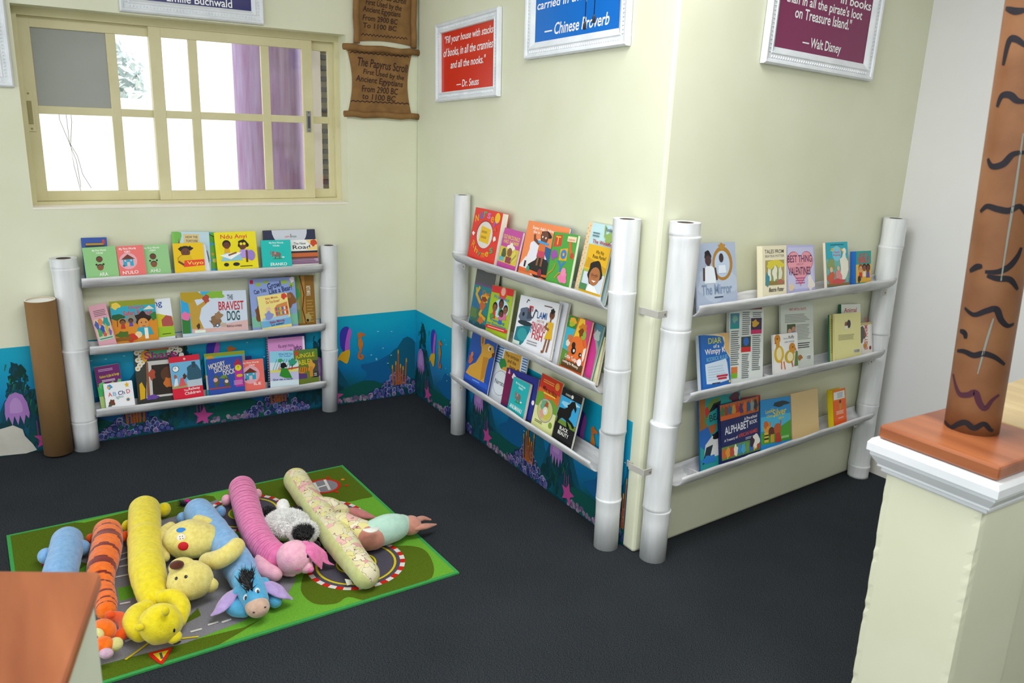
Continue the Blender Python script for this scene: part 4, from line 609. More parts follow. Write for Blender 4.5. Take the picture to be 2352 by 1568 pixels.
B_(2, [(1245,857),(1293.5,879),(1268.5,994),(1222,963)], 'red, orange and green book with a compact disc on the cover', [('R',0,.62,1,1,'c83420'),('R',0,.34,1,.72,'dc6a24'),('P',[(0,.34),(0,.62),(.24,.66),(.4,.5),(.7,.6),(1,.5),(1,.3)],'6aa034'),('R',0,.0,1,.34,'dce09c'),('S',.14,.84,.8,.92,2,'e8a04a'),('T','Mbe na Nkita',.18,.7,.86,.79,'5a1a10',-4),('S',.26,.62,.84,.68,1,'e8d04a'),('C',.8,.88,.1,'d8902c'),('E',.5,.32,.36,.24,'8a7ab0'),('E',.5,.32,.34,.225,'c8c478'),('B',.44,.4,.2,.12,'6aa88a',3),('B',.6,.28,.16,.12,'c8c050',4),('B',.52,.42,.08,.1,'a85a34',5),('B',.4,.24,.1,.1,'d8a090',6),('C',.52,.32,.11,'dcdcd0'),('C',.52,.32,.035,'f0f0e8'),('S',.14,.02,.6,.08,2,'5a5a34'),('C',.86,.1,.08,'7a9a3a')], cover='dce09c', nb=.088, th=.007)
B_(2, [(1293.5,887),(1337,913.5),(1315,1019),(1269.6,995)], 'black classic novel with a galloping black horse against blue sky', [('R',0,.26,1,.84,'37a4d8'),('R',0,.26,1,.36,'6a8a34'),('B',.36,.7,.3,.05,'8fd0ec',3),('B',.7,.78,.24,.04,'a8dcf0',4),('T','CLASSICS',.2,.88,.46,.92,'dcdcd8',-2),('E',.54,.9,.06,.04,'e8e4dc'),('P',[(.0,.42),(.05,.58),(.3,.6),(.44,.66),(.55,.8),(.72,.84),(.86,.7),(.84,.62),(.72,.7),(.66,.62),(.66,.52),(.6,.44),(.8,.4),(.94,.34),(.9,.3),(.84,.3),(.76,.35),(.56,.38),(.68,.3),(.6,.24),(.64,.2),(.74,.28),(.5,.38),(.3,.4),(.2,.36),(.1,.24),(.04,.24),(.06,.36)],'14130f'),('P',[(.5,.74),(.4,.7),(.46,.64),(.58,.8)],'0c0b0a'),('T','BLACK',.28,.15,.7,.23,'eeece4',0),('T','BEAUTY',.24,.05,.78,.13,'eeece4',0)], cover='1a1a1c', nb=.096, th=.013)
# --- rack right of the corner, top shelf
C_(0, [(1603,557),(1688,557),(1694,681),(1592,696)], 'silvery blue book The Mirror with a woman before an ornate gold mirror', [('R',0,0,1,1,'a9b6cc'),('B',.5,.3,.5,.3,'b6c2d4',3),('E',.66,.63,.25,.3,'a87a2c'),('B',.66,.93,.08,.06,'b08434',2),('E',.65,.62,.19,.235,'b8c8dc'),('B',.3,.78,.08,.09,HR,3),('E',.31,.7,.075,.09,'4a3436'),('R',.285,.56,.345,.66,'4a3436'),('P',[(.2,.3),(.2,.56),(.26,.6),(.38,.6),(.46,.55),(.48,.3)],'e4ecf4'),('L',[(.2,.56),(.19,.36)],.045,'4a3436'),('L',[(.47,.55),(.5,.36)],.045,'4a3436'),('E',.63,.73,.055,.08,'3a2a2c'),('P',[(.54,.46),(.56,.6),(.72,.6),(.74,.46)],'dce6f0'),('T','The Mirror',.12,.1,.86,.28,'7d93b0',0),('S',.42,.02,.64,.07,1,'3a4a64')], cover='a9b6cc', nb=.09, th=.006)
C_(0, [(1749,565),(1803,563),(1810,671),(1755,676)], 'cream hardback of Tales with a farmyard duck picture and wide cream spine', [('T','TALES FROM',.08,.84,.88,.92,'3a3a34'),('T','BEATRIX POTTER',.1,.76,.9,.81,'7a786c'),('R',.1,.18,.9,.7,'a89a5c'),('B',.5,.6,.36,.1,'d8c83a',3),('B',.5,.4,.3,.16,'8a9a5c',4),('B',.26,.4,.08,.14,'e4e4d4',5),('B',.5,.42,.1,.16,'e8e4d0',6),('B',.72,.42,.08,.14,'e0dcc8',7),('R',.1,.18,.9,.26,'8a7a3c'),('B',.18,.3,.08,.14,'3a8aa0',8),('B',.72,.24,.14,.05,'b06a54',9),('T','Beatrix Potter',.24,.04,.86,.13,'2a2a2a',0,.2)], cover='e8e0c2', nb=.092, th=.026, tilt=10)
C_(0, [(1803,563),(1868,562),(1874,664),(1810,669)], 'pale violet book with a big pink Valentine heart', [('R',0,0,1,1,'b3b4dc'),('R',.05,.04,.95,.95,'c4c4e4')]+[('P',[(.48+.48*(16*math.sin(t)**3)/16.5, .54+.46*(13*math.cos(t)-5*math.cos(2*t)-2*math.cos(3*t)-math.cos(4*t))/17) for t in [2*math.pi*i/40 for i in range(40)]],'b04a5c'),('P',[(.48+.46*(16*math.sin(t)**3)/16.5, .54+.44*(13*math.cos(t)-5*math.cos(2*t)-2*math.cos(3*t)-math.cos(4*t))/17) for t in [2*math.pi*i/40 for i in range(40)]],'e59aa6')]+[('T','BEST THING',.04,.62,.9,.78,'5a2a54'),('T','ABOUT',.34,.56,.6,.6,'a86a8a'),('T','VALENTINES',.06,.34,.84,.52,'5a2a54'),('S',.3,.14,.66,.3,3,'b04a8a'),('B',.84,.12,.13,.12,'e6dcd4',3),('B',.14,.08,.1,.08,'dcc8a8',4),('C',.8,.26,.07,'e8e0dc')], cover='b3b4dc', nb=.09, th=.005)
C_(0, [(1895,557),(1945,555),(1951,653),(1901,659)], 'turquoise Pop-Up Book of Happy Rhymes with a white goose', [('R',0,0,1,1,'6fb0a8'),('R',0,.62,1,1,'23a8bc'),('S',.2,.92,.84,.96,1,'0f4a5c'),('B',.46,.83,.28,.05,'e8cc2c',3),('T','POP-UP BOOK',.24,.81,.72,.86,'c83a3c'),('C',.48,.74,.2,'7cc8dc'),('T','Happy',.34,.74,.62,.8,'c8306a'),('T','Rhymes',.32,.67,.64,.73,'c8306a'),('B',.8,.44,.2,.3,'e8e4d4',4),('C',.82,.78,.09,'ece8dc'),('P',[(.7,.76),(.78,.8),(.78,.73)],'d8902c'),('B',.22,.5,.16,.14,'8a9a5c',5),('B',.2,.18,.16,.16,'c85a3c',6),('B',.52,.2,.14,.18,'d88a8a',7),('C',.2,.38,.07,'e0b898'),('C',.52,.4,.06,'e0b898'),('R',0,0,1,.06,'8a6a34'),('B',.5,.1,.3,.06,'c84a4a',8)], cover='23a8bc', spine='e6d8c4', nb=.094, th=.013)
C_(0, [(1963,577),(1997,576),(2004,646),(1969,650)], 'small thick children\'s Bible with a blue spine at the right end', [('R',0,.58,1,1,'1f9a94'),('R',0,0,1,.58,'e0b23c'),('T','MY FIRST',.22,.84,.76,.92,'d8302c',2),('T','BIBLE',.16,.62,.88,.82,'d8302c',2),('K',.3,.44,.13,'d8a074','8a4a20','c83a2c'),('K',.54,.46,.12,SK2,HR,'e8dcc0'),('K',.78,.44,.13,SK,HR,'5a4aa8'),('B',.2,.12,.1,.1,'2a2a2a',3)], cover='1f9a94', spine='2a6ac0', nb=.093, th=.026, tilt=10)
# middle shelf
C_(1, [(1672.5,712),(1756,711),(1750,866),(1677,877)], 'tall white book showing a printed list with four coloured picture squares', [('R',.02,.74,.28,.96,'4a8aa0'),('R',.02,.74,.28,.8,'1f9a98'),('B',.15,.88,.08,.05,'7ab0a0',3),('R',.62,.7,.94,.88,'3a2a4a'),('R',.62,.65,.94,.71,'d0286c'),('B',.74,.8,.1,.05,'d8a82c',4),('R',.34,.46,.62,.62,'3a4a3c'),('R',.34,.4,.62,.47,'d0282c'),('C',.48,.55,.08,'2f6ac0'),('R',.06,.1,.24,.2,'d8783c'),('R',.06,.04,.24,.11,'7ab82c'),('S',.04,.22,.3,.72,17,'6a7074'),('S',.36,.64,.6,.98,12,'6a7074'),('S',.36,.02,.58,.38,13,'6a7074'),('S',.66,.12,.92,.64,18,'6a7074'),('S',.66,.89,.94,.97,3,'6a7074')], cover='e0e6e2', spine='c8ccc8', nb=.078, th=.014, tilt=10)
C_(1, [(1682,708),(1746,705),(1752,864),(1688,872)], 'red topped book hidden behind the tall white list book', [], cover='a03a34', nb=.059, th=.004, tilt=10)
C_(1, [(1598,772),(1668,763),(1684,880),(1617,890)], 'battered blue paperback Diary with a torn corner showing tan pages', [('R',0,0,1,1,'2468b8'),('R',0,.0,.06,1,'1d56a4'),('P',[(0,1),(.16,1),(.5,.97),(.78,.93),(.84,.8),(.8,.72),(.9,.62),(1,.5),(1,1)],'e4d2a4'),('P',[(.6,1),(.86,.92),(.84,.78),(.84,.7),(1,.55),(1,1)],'d8b070'),('T','DIAR',.3,.82,.74,.93,'c8c82c',-1),('T','of a',.46,.73,.66,.8,'f0f0ec'),('T','Wimpy K',.18,.58,.86,.72,'f4f0ee',2),('T','RODRICK RULES',.22,.48,.92,.56,'7ab8dc',2),('P',[(.18,.06),(.16,.44),(.86,.5),(.9,.42),(.94,.08),(.5,.04)],'ccdcec'),('S',.24,.1,.88,.4,6,'b4c8dc'),('R',.52,.16,.9,.2,'b8283a'),('R',.56,.11,.86,.15,'b8283a'),('S',.36,.03,.64,.08,1,'3a3a44'),('C',.95,.05,.03,'d8b82c')], cover='2468b8', spine='cfdbe4', nb=.097, th=.016, tilt=13)
C_(1, [(1792,696),(1868,692),(1868,834),(1796,843)], 'pale grey book back First Arts and Crafts printed with text and a small photo', [('T','FIRST ARTS & CRAFTS',.26,.87,.78,.91,'b8383c',0),('S',.12,.68,.88,.82,6,'8a8e88'),('S',.46,.4,.92,.65,11,'8a8e88'),('R',.18,.5,.44,.66,'4a5a34'),('C',.26,.54,.06,'d8a888'),('C',.38,.57,.06,'c8947a'),('R',.32,.5,.44,.54,'2f6ac0'),('S',.5,.26,.9,.36,3,'3a3a3a'),('R',.76,.07,.9,.15,'eef0ee')]+[('R',.77+i*.014,.08,.776+i*.014,.14,'2a2a2a') for i in range(9)]+[('B',.56,.12,.07,.04,'a86a2c',3)], cover='d2d8d0', nb=.076, th=.008)
C_(1, [(1775,770),(1832,762),(1833,844),(1778,852)], 'small white book fluffy with two yellow ducklings', [('T','Feel the',.42,.84,.6,.89,'8a8a94'),('T','fluffy',.62,.82,.86,.93,'4a4a54'),('T','yellow ducklings',.46,.73,.86,.79,'8a8a94'),('E',.22,.45,.2,.24,'d8b028'),('C',.17,.87,.12,'c8801c'),('P',[(.11,.6),(.24,.6),(.26,.86),(.1,.86)],'d09424'),('P',[(.04,.76),(.1,.82),(.12,.74)],'c8502c'),('E',.22,.46,.11,.18,'ece0b0'),('E',.64,.34,.2,.18,'c8a828'),('C',.76,.58,.13,'c8841c'),('P',[(.66,.42),(.86,.42),(.86,.58),(.68,.56)],'cc9020'),('P',[(.86,.6),(.94,.52),(.86,.5)],'c8603c'),('E',.66,.34,.12,.13,'ece0b4'),('C',.16,.88,.02,'1a140c'),('C',.78,.6,.018,'1a140c'),('P',[(.82,.06),(.9,.5),(.98,.46),(.98,.06)],'5a7a3a'),('L',[(.3,.24),(.3,.04)],.04,'d8702c'),('L',[(.4,.22),(.44,.02)],.04,'d8702c'),('L',[(.72,.2),(.76,.06)],.04,'c8502c')], cover='e8e8e6', nb=.095, th=.008)
C_(1, [(1930,699),(1974.6,698),(1978,811),(1935,815)], 'white book Animal with a dark green spine behind the cream book', [('T','Animal',.14,.84,.8,.93,'b84a40')], cover='e6e8e0', spine='1f6a4c', nb=.06, th=.013)
C_(1, [(1903,724),(1950,719),(1952,812),(1909,816)], 'pale yellow book page lying open behind the plain cream book', [('S',.04,.06,.2,.9,20,'a89a3c')], cover='dcd48c', spine='2f7a60', nb=.077, th=.008)
C_(1, [(1917,721),(1976,717),(1978,811),(1916.5,818)], 'plain cream yellow book back with a tiny picture of two figures', [('R',.36,.62,.62,.83,'dcd6a4'),('E',.44,.72,.06,.08,'8a5a3c'),('E',.54,.74,.07,.1,'3a3430'),('R',.38,.62,.5,.7,'e8e4d0'),('S',.14,.36,.86,.5,5,'9a966a'),('R',.7,.03,.95,.12,'eceadc')]+[('R',.72+i*.022,.04,.73+i*.022,.11,'2a2a24') for i in range(10)], cover='e4de9c', nb=.093, th=.009)
C_(1, [(1971,742),(2004,739),(2008,804),(1972,811)], 'small Baby Animals board book with a grey seal and raffia tied on top', [('R',0,0,1,1,'ece8de'),('B',.26,.62,.26,.26,'5a5a54',3),('T','BABY ANIMALS',.66,.08,1.96,.3,'c0504c',88),('R',.9,.1,.96,.9,'d8d4e0'),('B',.46,.22,.14,.08,'c8842c',4),('C',.84,.12,.08,'8a3a2c'),('R',0,.92,1,1,'c8b478')], cover='ece8de', nb=.074, th=.006)
# bottom shelf
C_(2, [(1601,913),(1695.6,898),(1708,1040),(1613,1074)], 'large teal bird book with a penguin at the left end of the bottom shelf', [('R',0,0,1,1,'2a9a9c'),('P',[(0,.5),(0,1),(.16,1),(.12,.7),(.2,.52)],'a86a2c'),('P',[(.08,.56),(.18,.86),(.3,.94),(.5,.96),(.48,.9),(.3,.86),(.22,.72)],'6a8a3c'),('P',[(.22,.76),(.34,.88),(.52,.9),(.5,.84),(.34,.78)],'1c1c20'),('B',.18,.78,.05,.07,'c8342c',3),('P',[(.0,.3),(.0,.52),(.2,.56),(.26,.4),(.14,.2)],'2a6ac0'),('P',[(.2,.56),(.4,.58),(.36,.46),(.26,.44)],'b0602c'),('T','BEA',.24,.62,.52,.72,'1f4a50',6),('P',[(.08,.1),(.12,.3),(.3,.42),(.44,.36),(.44,.1)],'d8dcdc'),('P',[(.04,.02),(.14,.26),(.3,.28),(.2,.06)],'22343e'),('B',.4,.4,.12,.05,'1a1a1e',4),('P',[(.42,.2),(.48,.38),(.6,.42),(.56,.2)],'c02a34'),('B',.2,.08,.16,.06,'2a7ac8',5),('B',.86,.9,.12,.08,'5a2a3c',6)], cover='2a9a9c', spine='2a6ab0', nb=.072, th=.007, tilt=10)
C_(2, [(1680,918),(1738,908),(1754,1022),(1696,1036)], 'red picture book peeping out above the navy alphabet book', [('R',0,.8,1,1,'b8402c'),('R',.7,.0,1,.8,'c8c0b4')], cover='a83a30', nb=.056, th=.005, tilt=10)
C_(2, [(1649,930),(1734,914),(1753,1027),(1661,1060)], 'navy alphabet book with bright crowd paintings along top and foot', [('R',0,.72,1,1,'b8602c')]+[('B',.06+.095*i,.86,.05,.1,c,i) for i,c in enumerate(['4a7a4a','8a4a34','3a6a8a','c8943c','b83a2c','5a3a6a','d8702c','2f5a8a','8a9a9a','3a3a3a'])]+[('R',0,.7,.5,.8,'d8682c'),('R',0,.24,1,.72,'232a5e'),('T','A Pre-school',.6,.62,.94,.68,'eceef4',1),('T','ALPHABET',.1,.45,.72,.59,'eceef4',2),('T','BOOK',.74,.52,.94,.59,'eceef4',2),('T','A Treasury of',.08,.31,.42,.37,'eceef4',2),('T','AFRICAN NAMES',.44,.33,.94,.4,'d0503c',2),('S',.62,.26,.94,.31,2,'c8ccd8'),('R',0,0,1,.24,'5f8a4a')]+[('B',.06+.1*i,.12,.055,.1,c,i+5) for i,c in enumerate(['c8642c','d8943c','b84a3a','e8e0c8','3a8ac0','4aa0d0','6a9a3a','3a6ac0','d8b04a','a84a34'])]+[('B',.88,.2,.1,.12,'e8e4dc',3),('B',.78,.2,.06,.1,'3a2a3a',4)], cover='232a5e', nb=.088, th=.012, tilt=10)
C_(2, [(1743.5,921),(1811,909),(1821,1008),(1751,1021)], 'bright blue storybook with yellow lettering, green hills and drawn children', [('R',0,0,1,1,'2a90d4'),('R',0,.3,1,.62,'4ab4dc'),('P',[(0,0),(0,.26),(.5,.3),(.7,.36),(1,.46),(1,0)],'4a9a34'),('B',.66,.86,.27,.06,'2a3a40',3),('T','Look!',.16,.68,.42,.77,'d8cc24',4),('T','I See',.2,.58,.38,.65,'d8cc24',4),('T','Silver',.4,.58,.86,.75,'e0cc20',4),('T','lights',.58,.5,.76,.57,'d8cc24',3),('C',.2,.36,.12,'d89a3c'),('B',.16,.44,.08,.08,'c8642c',3),('C',.34,.26,.1,'5a3424'),('C',.54,.3,.12,'b85a2c'),('R',.1,.04,.24,.26,'d8b83c'),('R',.1,.1,.24,.14,'2a2a2a'),('R',.1,.18,.24,.21,'2a2a2a'),('R',.3,.02,.42,.2,'c89a34'),('P',[(.46,.0),(.48,.2),(.62,.22),(.66,.0)],'b8342c'),('R',.66,.06,.92,.12,'8ac07a'),('L',[(.28,.4),(.32,.48)],.03,'d87a3c'),('L',[(.64,.38),(.66,.48)],.03,'c8502c')], cover='2a90d4', nb=.088, th=.005)
C_(2, [(1814,903),(1873,894),(1886,986),(1822,1008)], 'plain tan book without any print beside the bright blue storybook', [], cover='dcc08c', nb=.08, th=.006)
C_(2, [(1908,897),(1936,892),(1950,962),(1920,973)], 'yellow and orange card game box with a wide yellow side', [('R',0,.66,1,1,'e87a24'),('R',.06,.7,.92,.93,'dfe4e4'),('S',.34,.73,.86,.9,5,'8a8e90'),('R',0,0,1,.66,'ea6428'),('B',.54,.5,.1,.16,'c8902c',3),('C',.54,.62,.08,'5a3a20'),('S',.2,.24,.84,.36,3,'f4d8c4'),('T','asangosi',.34,.1,.74,.16,'f4e4d8',2)], cover='ea6428', spine='e0c820', nb=.096, th=.028, tilt=12, pages=False, name='card_box', cat='box', back='e0c820')
# ------------------------------------------------------------------ posters on the walls
fr_mat = noisy('white_ornate_frame', 'd8dde2', 'e8ecf0', 12, .4, .1, 90)
def poster(k, c, tiltd, W, H, colr, items, label, fw=.05, name='framed_poster'):
    M = FR[k] @ Matrix.Translation((c[0], 0, c[1])) @ Matrix.Rotation(math.radians(-tiltd), 4, 'Y') @ Matrix.Rotation(math.pi/2, 4, 'X')
    rt = thing(name, label, 'poster', M, 'framed quotation posters')
    mb = MB(); w2, h2 = W/2, H/2; iw, ih = w2-fw, h2-fw
    prof = [(0, .002), (0, .018), (.006, .024), (.014, .022), (.018, .017), (.034, .017), (.038, .02), (.044, .018), (fw, .008)]
    for (dx, dy) in ((1, 0), (0, 1), (-1, 0), (0, -1)):
        vs = []
        for e in (-1, 1):
            for d, z in prof:
                a, b = w2 - d, h2 - d
                vs.append((dx*a - dy*e*a, dy*b + dx*e*b, z) if True else 0)
        n = len(prof); mb.add(vs, [(i, i+1, n+i+1, n+i) for i in range(n-1)], fr_mat)
    def bead(x, y, ang):
        Mb = Matrix.Translation((x, y, .0172)) @ Matrix.Rotation(ang, 4, 'Z'); q = .0042
        mb.add([Mb @ Vector(p) for p in ((-q, -q*1.3, 0), (q, -q*1.3, 0), (0, q*1.6, 0), (0, -q*.2, .0035))], [(0,1,3),(1,2,3),(2,0,3)], fr_mat)
    n = int(2*w2/.0135)
    for i in range(3, n-2):
        x = -w2 + i*.0135; bead(x, h2-.026, 0); bead(x, -h2+.026, 0)
    n = int(2*h2/.0135)
    for i in range(3, n-2):
        y = -h2 + i*.0135; bead(w2-.026, y, -math.pi/2); bead(-w2+.026, y, math.pi/2)
    mb.build('frame', rt)
    mb = MB(); bm_ = paint(colr, .22, .5); mb.box((-iw-.004, -ih-.004, .001), (iw+.004, ih+.004, .007), bm_)
    art(mb, [tuple(paint('f2f4f6', .4) if a == 'W' else a for a in it) for it in items], iw*2, ih*2, .0072, None, .0002, -iw, -ih); mb.build('print', rt)
    return rt
b1 = [wp('B', *q, .01) for q in ((1006, 66), (1152, 17), (1146, 213), (1007, 232))]
poster('B', (.587, 1.815), 2.0, .632, .365, 'd8321f', [('T','"Fill your house with stacks',.05,.78,.955,.94,'W',0,.2),('T','of books, in all the crannies',.03,.57,.955,.73,'W',0,.2),('T','and all the nooks."',.18,.38,.83,.51,'W',0,.2),('T','— Dr. Seuss',.3,.05,.72,.17,'W',0,.15)], 'red framed quotation poster on the wall beside the scrolls', fw=.046)
poster('B', (1.451, 2.14), 1.3, .671, .70, '0a70cf', [('T','carried in the pocket."',.01,.19,.97,.265,'W',0,.2),('T','— Chinese Proverb',.12,.03,.89,.105,'W',0,.2)], 'blue framed quotation poster next to the projecting corner', fw=.062)
poster('C', (.776, 2.103), -1.7, .684, .70, '7d1450', [('T','in books',.63,.33,.99,.385,'W'),('T','than in all the pirate\'s loot',.06,.245,.9,.32,'W'),('T','on Treasure Island."',.165,.185,.79,.25,'W'),('T','— Walt Disney',.28,.015,.71,.092,'W')], 'maroon framed quotation poster on the wall right of the corner', fw=.06)
poster('A', (-1.098, 2.217), 0, .612, .565, '1d1d66', [('T','—Emilie Buchwald',.18,.01,.83,.085,'W')], 'navy framed quotation poster above the window', fw=.055)
poster('A', (-2.13, 1.9), 0, .61, .6, 'cf3a22', [], 'orange red framed poster at the left edge beside the window', fw=.05)
# ------------------------------------------------------------------ handmade paper scrolls
kraft = noisy('brown_kraft_paper', '7a5a34', '946f42', 14, .8, .35, 40)
inkm = paint('3a2620', .8)
def hand(t, a, b, c, d, rot=0): return ('T', t, a, b, c, d, inkm, rot, .1)
def wavy(v, n=13): return ('L', [(.03+.94*i/(2*n), v+(.012 if i % 2 else -.008)) for i in range(2*n+1)], .014, inkm)
def scroll(cx, cz, W, H, label, vert):
    M = FR['A'] @ Matrix.Translation((cx, -.004, cz)) @ Matrix.Rotation(math.pi/2, 4, 'X')
    rt = thing('paper_scroll', label, 'scroll', M, 'brown paper scrolls beside the window')
    mb = MB(); n = 16; pts = []
    w2, h2 = W/2, H/2
    if not vert:
        for i in range(n+1): t_ = i/n; pts.append((-w2*.9 + .022*math.sin(math.pi*t_)*1.2, -h2 + H*t_))
        for i in range(n+1): t_ = i/n; pts.append((w2*.9 - .022*math.sin(math.pi*t_)*1.2, h2 - H*t_))
    else:
        for i in range(n+1): t_ = i/n; pts.append((-w2 + W*t_, -h2 + .012*math.sin(math.pi*t_)))
        for i in range(n+1): t_ = i/n; pts.append((w2 - W*t_, h2 - .012*math.sin(math.pi*t_)))
    mb.prism(pts, 0, .002, kraft)
    if not vert: it = [wavy(.93), wavy(.2), hand('The Papyrus Scroll', .12, .7, .93, .87, -4), hand('First Used by the', .22, .6, .88, .7, -5), hand('Ancient Egyptians', .1, .48, .86, .6, -4), hand('From 2900 BC', .2, .35, .78, .45, -2), hand('to 1100 BC', .2, .24, .74, .33, -2)]
    else: it = [wavy(.62), wavy(.08), hand('The Papyrus Scroll', .04, .47, .93, .55, -4), hand('First Used by the', .12, .385, .84, .465, -4), hand('Ancient Egyptians', .06, .31, .82, .39, -3), hand('From 2900 BC', .06, .235, .76, .295, -2), hand('To 1100 BC', .06, .155, .74, .21, -1)]
    art(mb, it, W*.86, H, .0022, None, .0001, None, -h2); mb.build('sheet', rt)
    for s in (-1, 1):
        mb = MB()
        if not vert: path = [(-w2*1.02+W*1.04*i/8, s*h2 + r_*.003, .016) for i, r_ in zip(range(9), (0, 1, -1, 0, 1, 0, -1, 1, 0))]
        else: path = [(s*w2 + r_*.002, -h2*1.04+H*1.08*i/8, .016) for i, r_ in zip(range(9), (0, 1, -1, 0, 1, 0, -1, 1, 0))]
        mb.sweep(path, [.0155]*9, kraft, 16, caps='flat', up=Vector((0, 0, 1))); mb.build('rolled_edge', rt)
scroll(-.209, 1.71, .395, .32, 'lower brown paper scroll with rolled top and bottom edges beside the window', False)
scroll(-.185, 2.12, .31, .44, 'upper brown paper scroll with rolled side edges above the other scroll', True)
# ------------------------------------------------------------------ pull cords hanging from the ceiling
for (px, py, dist, lab) in ((1343, 58, 2.35, 'left black pull cord hanging in front of the blue poster, slightly lower'), (1364, 43, 2.35, 'right black pull cord hanging in front of the blue poster')):
    p = CAM + ray(px, py) * dist
    rt = thing('pull_cord', lab, 'cord', Matrix.Translation(p), 'pull cords in front of the blue poster')
    mb = MB(); mb.sweep([(0, 0, .0), (0, 0, 2.72 - p.z)], .0012, '#17181a', 8, caps='flat'); mb.build('cord', rt)
    mb = MB(); mb.sweep([(0, 0, -.011), (0, 0, -.008), (0, 0, .003), (0, 0, .007), (0, 0, .011)], [.004, .0047, .0047, .0032, .0015], '#1a1b1e', 16, caps='flat'); mb.build('knob', rt, bevel=.0008)
# ------------------------------------------------------------------ cardboard tube
card = noisy('cardboard', '7a5b36', '8f6d44', 5, .85, .15, 220, stretch=(1, 1, .3))
b = fl(136, 1042); t = FR['A'] @ wp('A', 92, 694, .085)
ct = thing('cardboard_tube', 'tall brown cardboard tube leaning on the wall left of the low rack', 'tube', Matrix.Translation((b.x, b.y, 0)))
d = Vector((t.x-b.x, t.y-b.y, t.z)); mb = MB(); n = 36; dn = d.normalized(); a = dn.orthogonal().normalized(); c_ = dn.cross(a); R_ = .06; vs = []
for q, rr in ((0, R_), (1, R_), (1, R_-.006), (.02, R_-.006)):
    for i in range(n): g = 2*math.pi*i/n; vs.append(Vector((0, 0, .012)) + d*q + a*math.cos(g)*rr + c_*math.sin(g)*rr)
mb.add(vs[:2*n], [(i, (i+1)%n, n+(i+1)%n, n+i) for i in range(n)], card, True)
mb.add(vs[n:], [(i, (i+1)%n, n+(i+1)%n, n+i) for i in range(n)], paint('e6e4de', .8)); mb.add(vs[2*n:], [(i, (i+1)%n, n+(i+1)%n, n+i) for i in range(n)], paint('c8b79a', .9), True)
mb.add(vs[:n], [list(range(n))[::-1]], card); mb.build('tube_wall', ct)
mb = MB(); cc = Vector((0, 0, .012)) + d*.992; mb.add([cc + a*math.cos(2*math.pi*i/n)*(R_-.006) + c_*math.sin(2*math.pi*i/n)*(R_-.006) for i in range(n)], [list(range(n))], '#f0f0ee'); mb.build('end_cap', ct)
# ------------------------------------------------------------------ half wall pillar with wooden cap and painted pole
def wood(name, c1, c2, sc):
    return noisy(name, c1, c2, sc, .32, .08, 60, stretch=(1, .12, 1), spec=.5)
wd = wood('reddish_wood', '74391f', 'b26c42', 11); wd2 = wood('pale_wood', 'b59a68', 'cdb686', 20)
x0, x1, y0, y1 = -.282, .0, -3.306, -3.04
hw = thing('pillar', 'cream half height pillar with white moulding and reddish wooden cap at right', 'pillar', Matrix.Translation((x0, y0, 0)))
dx, dy = x1-x0, y1-y0; ins = .022
def rough_box(mb, a, b, mat, seed, amp=.0018):
    """plastered block with slightly worn vertical edges"""
    n = 50; vs = []; r = random.Random(seed); e = .018; x0_, y0_, x1_, y1_ = a[0], a[1], b[0], b[1]
    cs = [(x0_, y0_, 1), (x0_+e, y0_, 0), (x1_-e, y0_, 0), (x1_, y0_, 1), (x1_, y0_+e, 0), (x1_, y1_-e, 0), (x1_, y1_, 1), (x1_-e, y1_, 0), (x0_+e, y1_, 0), (x0_, y1_, 1), (x0_, y1_-e, 0), (x0_, y0_+e, 0)]; m_ = len(cs)
    for i in range(n+1):
        z = a[2] + (b[2]-a[2])*i/n
        for j, (x, y, c) in enumerate(cs): q = c*(.002 + r.uniform(0, amp)*(r.random() < .4)); sx = 1 if x == x0_ else -1; sy = 1 if y == y0_ else -1; vs.append((x+sx*q, y+sy*q, z))
    mb.add(vs, [(i*m_+j, i*m_+(j+1)%m_, (i+1)*m_+(j+1)%m_, (i+1)*m_+j) for i in range(n) for j in range(m_)] + [tuple(range(m_))[::-1], tuple(n*m_+j for j in range(m_))], mat)
mb = MB(); rough_box(mb, (ins-.004, ins, 0), (dx, dy-ins, .815), wall_mat, 4); mb.build('shaft', hw)
mb = MB(); prof = [(.006, .785), (.001, .79), (.001, .797), (-.006, .801), (-.006, .806), (-.012, .815), (-.02, .828), (-.02, .835), (-.026, .838), (-.026, .856), (-.02, .866), (.0, .868), (.03, .868)]
vs = []; m_ = len(prof)
for o, z in prof: o += ins-.01; vs += [(o, o, z), (dx-0, o, z), (dx-0, dy-o, z), (o, dy-o, z)]
mb.add(vs, [(i*4+j, i*4+(j+1)%4, (i+1)*4+(j+1)%4, (i+1)*4+j) for i in range(m_-1) for j in range(4)] + [tuple((m_-1)*4+j for j in range(4))], noisy('white_gloss_moulding', 'dde1e4', 'eaedf0', 6, .3, .04, spec=.5)); mb.build('moulding', hw)
mb = MB(); mb.box((0, 0, .8685), (dx, dy, .9), wd); mb.build('wooden_cap', hw, bevel=.006)
lw = thing('low_wall', 'low cream wall with a pale wooden top running from the pillar to the right wall', 'wall', Matrix.Translation((0, -3.2, 0)))
mb = MB(); mb.box((.003, -.03, 0), (D0.x-.015, .15, .87), wall_mat); mb.build('wall_body', lw)
mb = MB(); mb.prism([(.003, -.06), (D0.x-.015, -.06), (D0.x-.015, .29), (.003, .172)], .8705, .9, wd2); mb.build('wooden_top', lw, bevel=.004)
